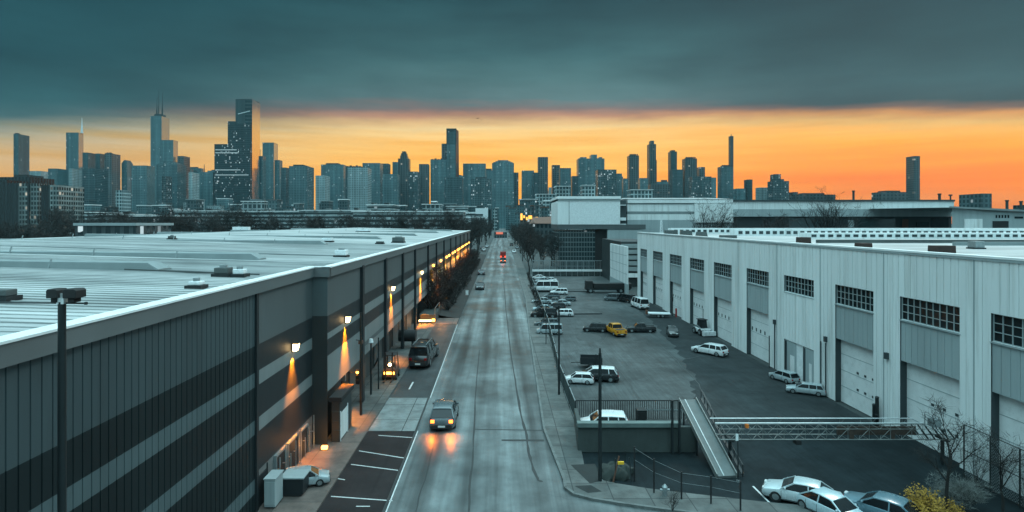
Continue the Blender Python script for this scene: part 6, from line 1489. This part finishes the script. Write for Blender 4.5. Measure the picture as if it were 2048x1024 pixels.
for s in (-1, 1):
    for y in (-.9, -.1): wheel(r, s * .85, y, .33)
mb = MB()
for x in (-.25, .25): mb.box(x - .07, x + .07, -2.9, -2.75, .3, 4.6)
mb.box(-.5, .5, -2.95, -2.7, 3.2, 4.0); mb.build('lift_mast', M['black'], r, local=True); MB().box(-.4, .4, 1.9, 2.3, .5, 1.3).build('drawbar_box', M['rust'], r, local=True); MB().box(-.9, -.6, -3.6, -3.3, .2, 1.9).build('red_panel', PAINT['red'], r, local=True)
p = G(1216, 585); r = thing('flatbed_trailer', 'long dark flatbed trailer at the back of the yard', 'trailer', p, R(90), scale=1.0)
MB().box(-1.1, 1.1, -4.5, 3.0, .9, 1.9).build('load', M['black'], r, bevel=.05, local=True); MB().box(-1.0, 1.0, -4.3, 4.0, .6, .89).build('chassis', M['dark_metal'], r, local=True); MB().box(-1.0, 1.0, 3.1, 4.6, .6, 2.4, taper=.9).build('cab', M['black'], r, bevel=.1, local=True)
for s in (-1, 1):
    for y in (-3.4, -2.4, 3.6): wheel(r, s * .95, y, .45)
p = G(1182, 734); r = thing('trailer', 'dark open box trailer behind the black wagon in the yard', 'trailer', p, R(84), scale=.8)
mb = MB(); mb.box(-.9, .9, -1.3, 1.3, .5, .6); 
for a in ((-.9, -.84, -1.3, 1.3), (.84, .9, -1.3, 1.3), (-.84, .84, -1.3, -1.24), (-.84, .84, 1.24, 1.3)): mb.box(*a, .601, 1.3)
mb.build('box', M['w_dark'], r, local=True); wheel(r, -.95, 0, .32); wheel(r, .95, 0, .32); MB().bar((0, 1.3, .55), (0, 2.4, .5), .08, .08).build('drawbar', M['dark_metal'], r, local=True)
p = G(1216, 652); 
for px_, py_, ln, lab in ((1160, 584, 6.0, 'long dark pipe lying on the yard left of the flatbed trailer'), (1172, 629, 5.0, 'long dark pipe lying on the yard beside the white and dark car')):
    q = G(px_, py_); r = thing('pipe', lab, 'pipe', q); MB().tube((-ln / 2, 0, .1), (ln / 2, .3, .1), .09, n=10).build('tube', M['dark_metal'], r, smooth=True, local=True); MB().tube((-ln / 2 - .1, 0, .12), (-ln / 2, 0, .12), .12, n=10).build('flange', M['steel'], r, local=True)
p = G(1322, 470, RT); r = thing('lattice_mast', 'slim white lattice mast on the far corner of the pale hall', 'mast', (30, 107, RT - .1)); mb = MB()
for s in ((-.2, -.2), (.2, -.2), (.2, .2), (-.2, .2)): mb.tube((s[0], s[1], 0), (s[0] * .5, s[1] * .5, 2.5), .03, n=5)
for k in range(5): z = k * .5; mb.tube((-.2, -.2, z), (.18, -.18, z + .5), .02, n=4); mb.tube((.2, -.2, z), (-.18, -.18, z + .5), .02, n=4)
mb.build('frame', M['white'], r, local=True); MB().tube((0, 0, 2.5), (0, 0, 3.2), .03, n=5).build('aerial', M['white'], r, local=True)
# road clutter and birds
p = G(840, 610, 2.0)
for i, (px_, py_, s) in enumerate(((955, 237, 1.0), (963, 240, .8))):
    Y = 160; r = thing('bird', 'dark bird flying in the glow, the left of two' if i == 0 else 'smaller dark bird flying to the right of the other', 'bird', (XA(px_, Y), Y, ZA(py_, Y)), R(60 + i * 30), scale=s)
    mb = MB(); prof = [(-.38, .01), (-.25, .05), (-.05, .10), (.15, .09), (.28, .06), (.38, .015)]
    mb.rings([[(y_, rr_ * math.cos(a) * .9, rr_ * math.sin(a)) for a in [k * 6.283 / 8 for k in range(8)]] for y_, rr_ in prof])
    for s_ in (-1, 1): mb.add([(-.12, s_ * .06, .03), (.14, s_ * .06, .03), (.20, s_ * .45, .24), (-.02, s_ * .95, .10), (-.08, s_ * .45, .22), (0, s_ * .3, .14)], [(0, 1, 2, 4), (4, 2, 3), (0, 5, 1)])
    mb.add([(-.3, 0, .0), (-.62, .1, .0), (-.62, -.1, .0)], [(0, 1, 2)]); mb.build('body', M['black'], r, local=True)
for i, (px_, py_) in enumerate(((951, 520), (934, 596))):
    p = G(px_, py_); r = thing('roadside_sign', 'small white sign leaning in the earth bank by the far warehouse' if i == 0 else 'small pale board standing at the left kerb of the street', 'sign', (p.x, p.y, .15)); MB().box(-.25, .25, -.02, .02, .4, 1.3).build('board', M['white'], r, local=True); MB().tube((0, .05, -.1), (0, .05, 1.2), .03, n=6).build('stake', M['dark_metal'], r, local=True)
# ------------------------------------------------------------------ haze
HZ = 0.000065
m, t, b = new_mat('haze_air'); t.n.remove(b)
pv = t.node('ShaderNodeVolumePrincipled'); pv.inputs['Color'].default_value = (.20, .48, .55, 1); pv.inputs['Density'].default_value = HZ; pv.inputs['Anisotropy'].default_value = .0
t.l.new(pv.outputs[0], t.n['Material Output'].inputs['Volume'])
if HZ > 0:
    o = MB().box(-1500, 1500, -60, 2000, -1.1, 420).build('haze', m); tag(o, kind='stuff')
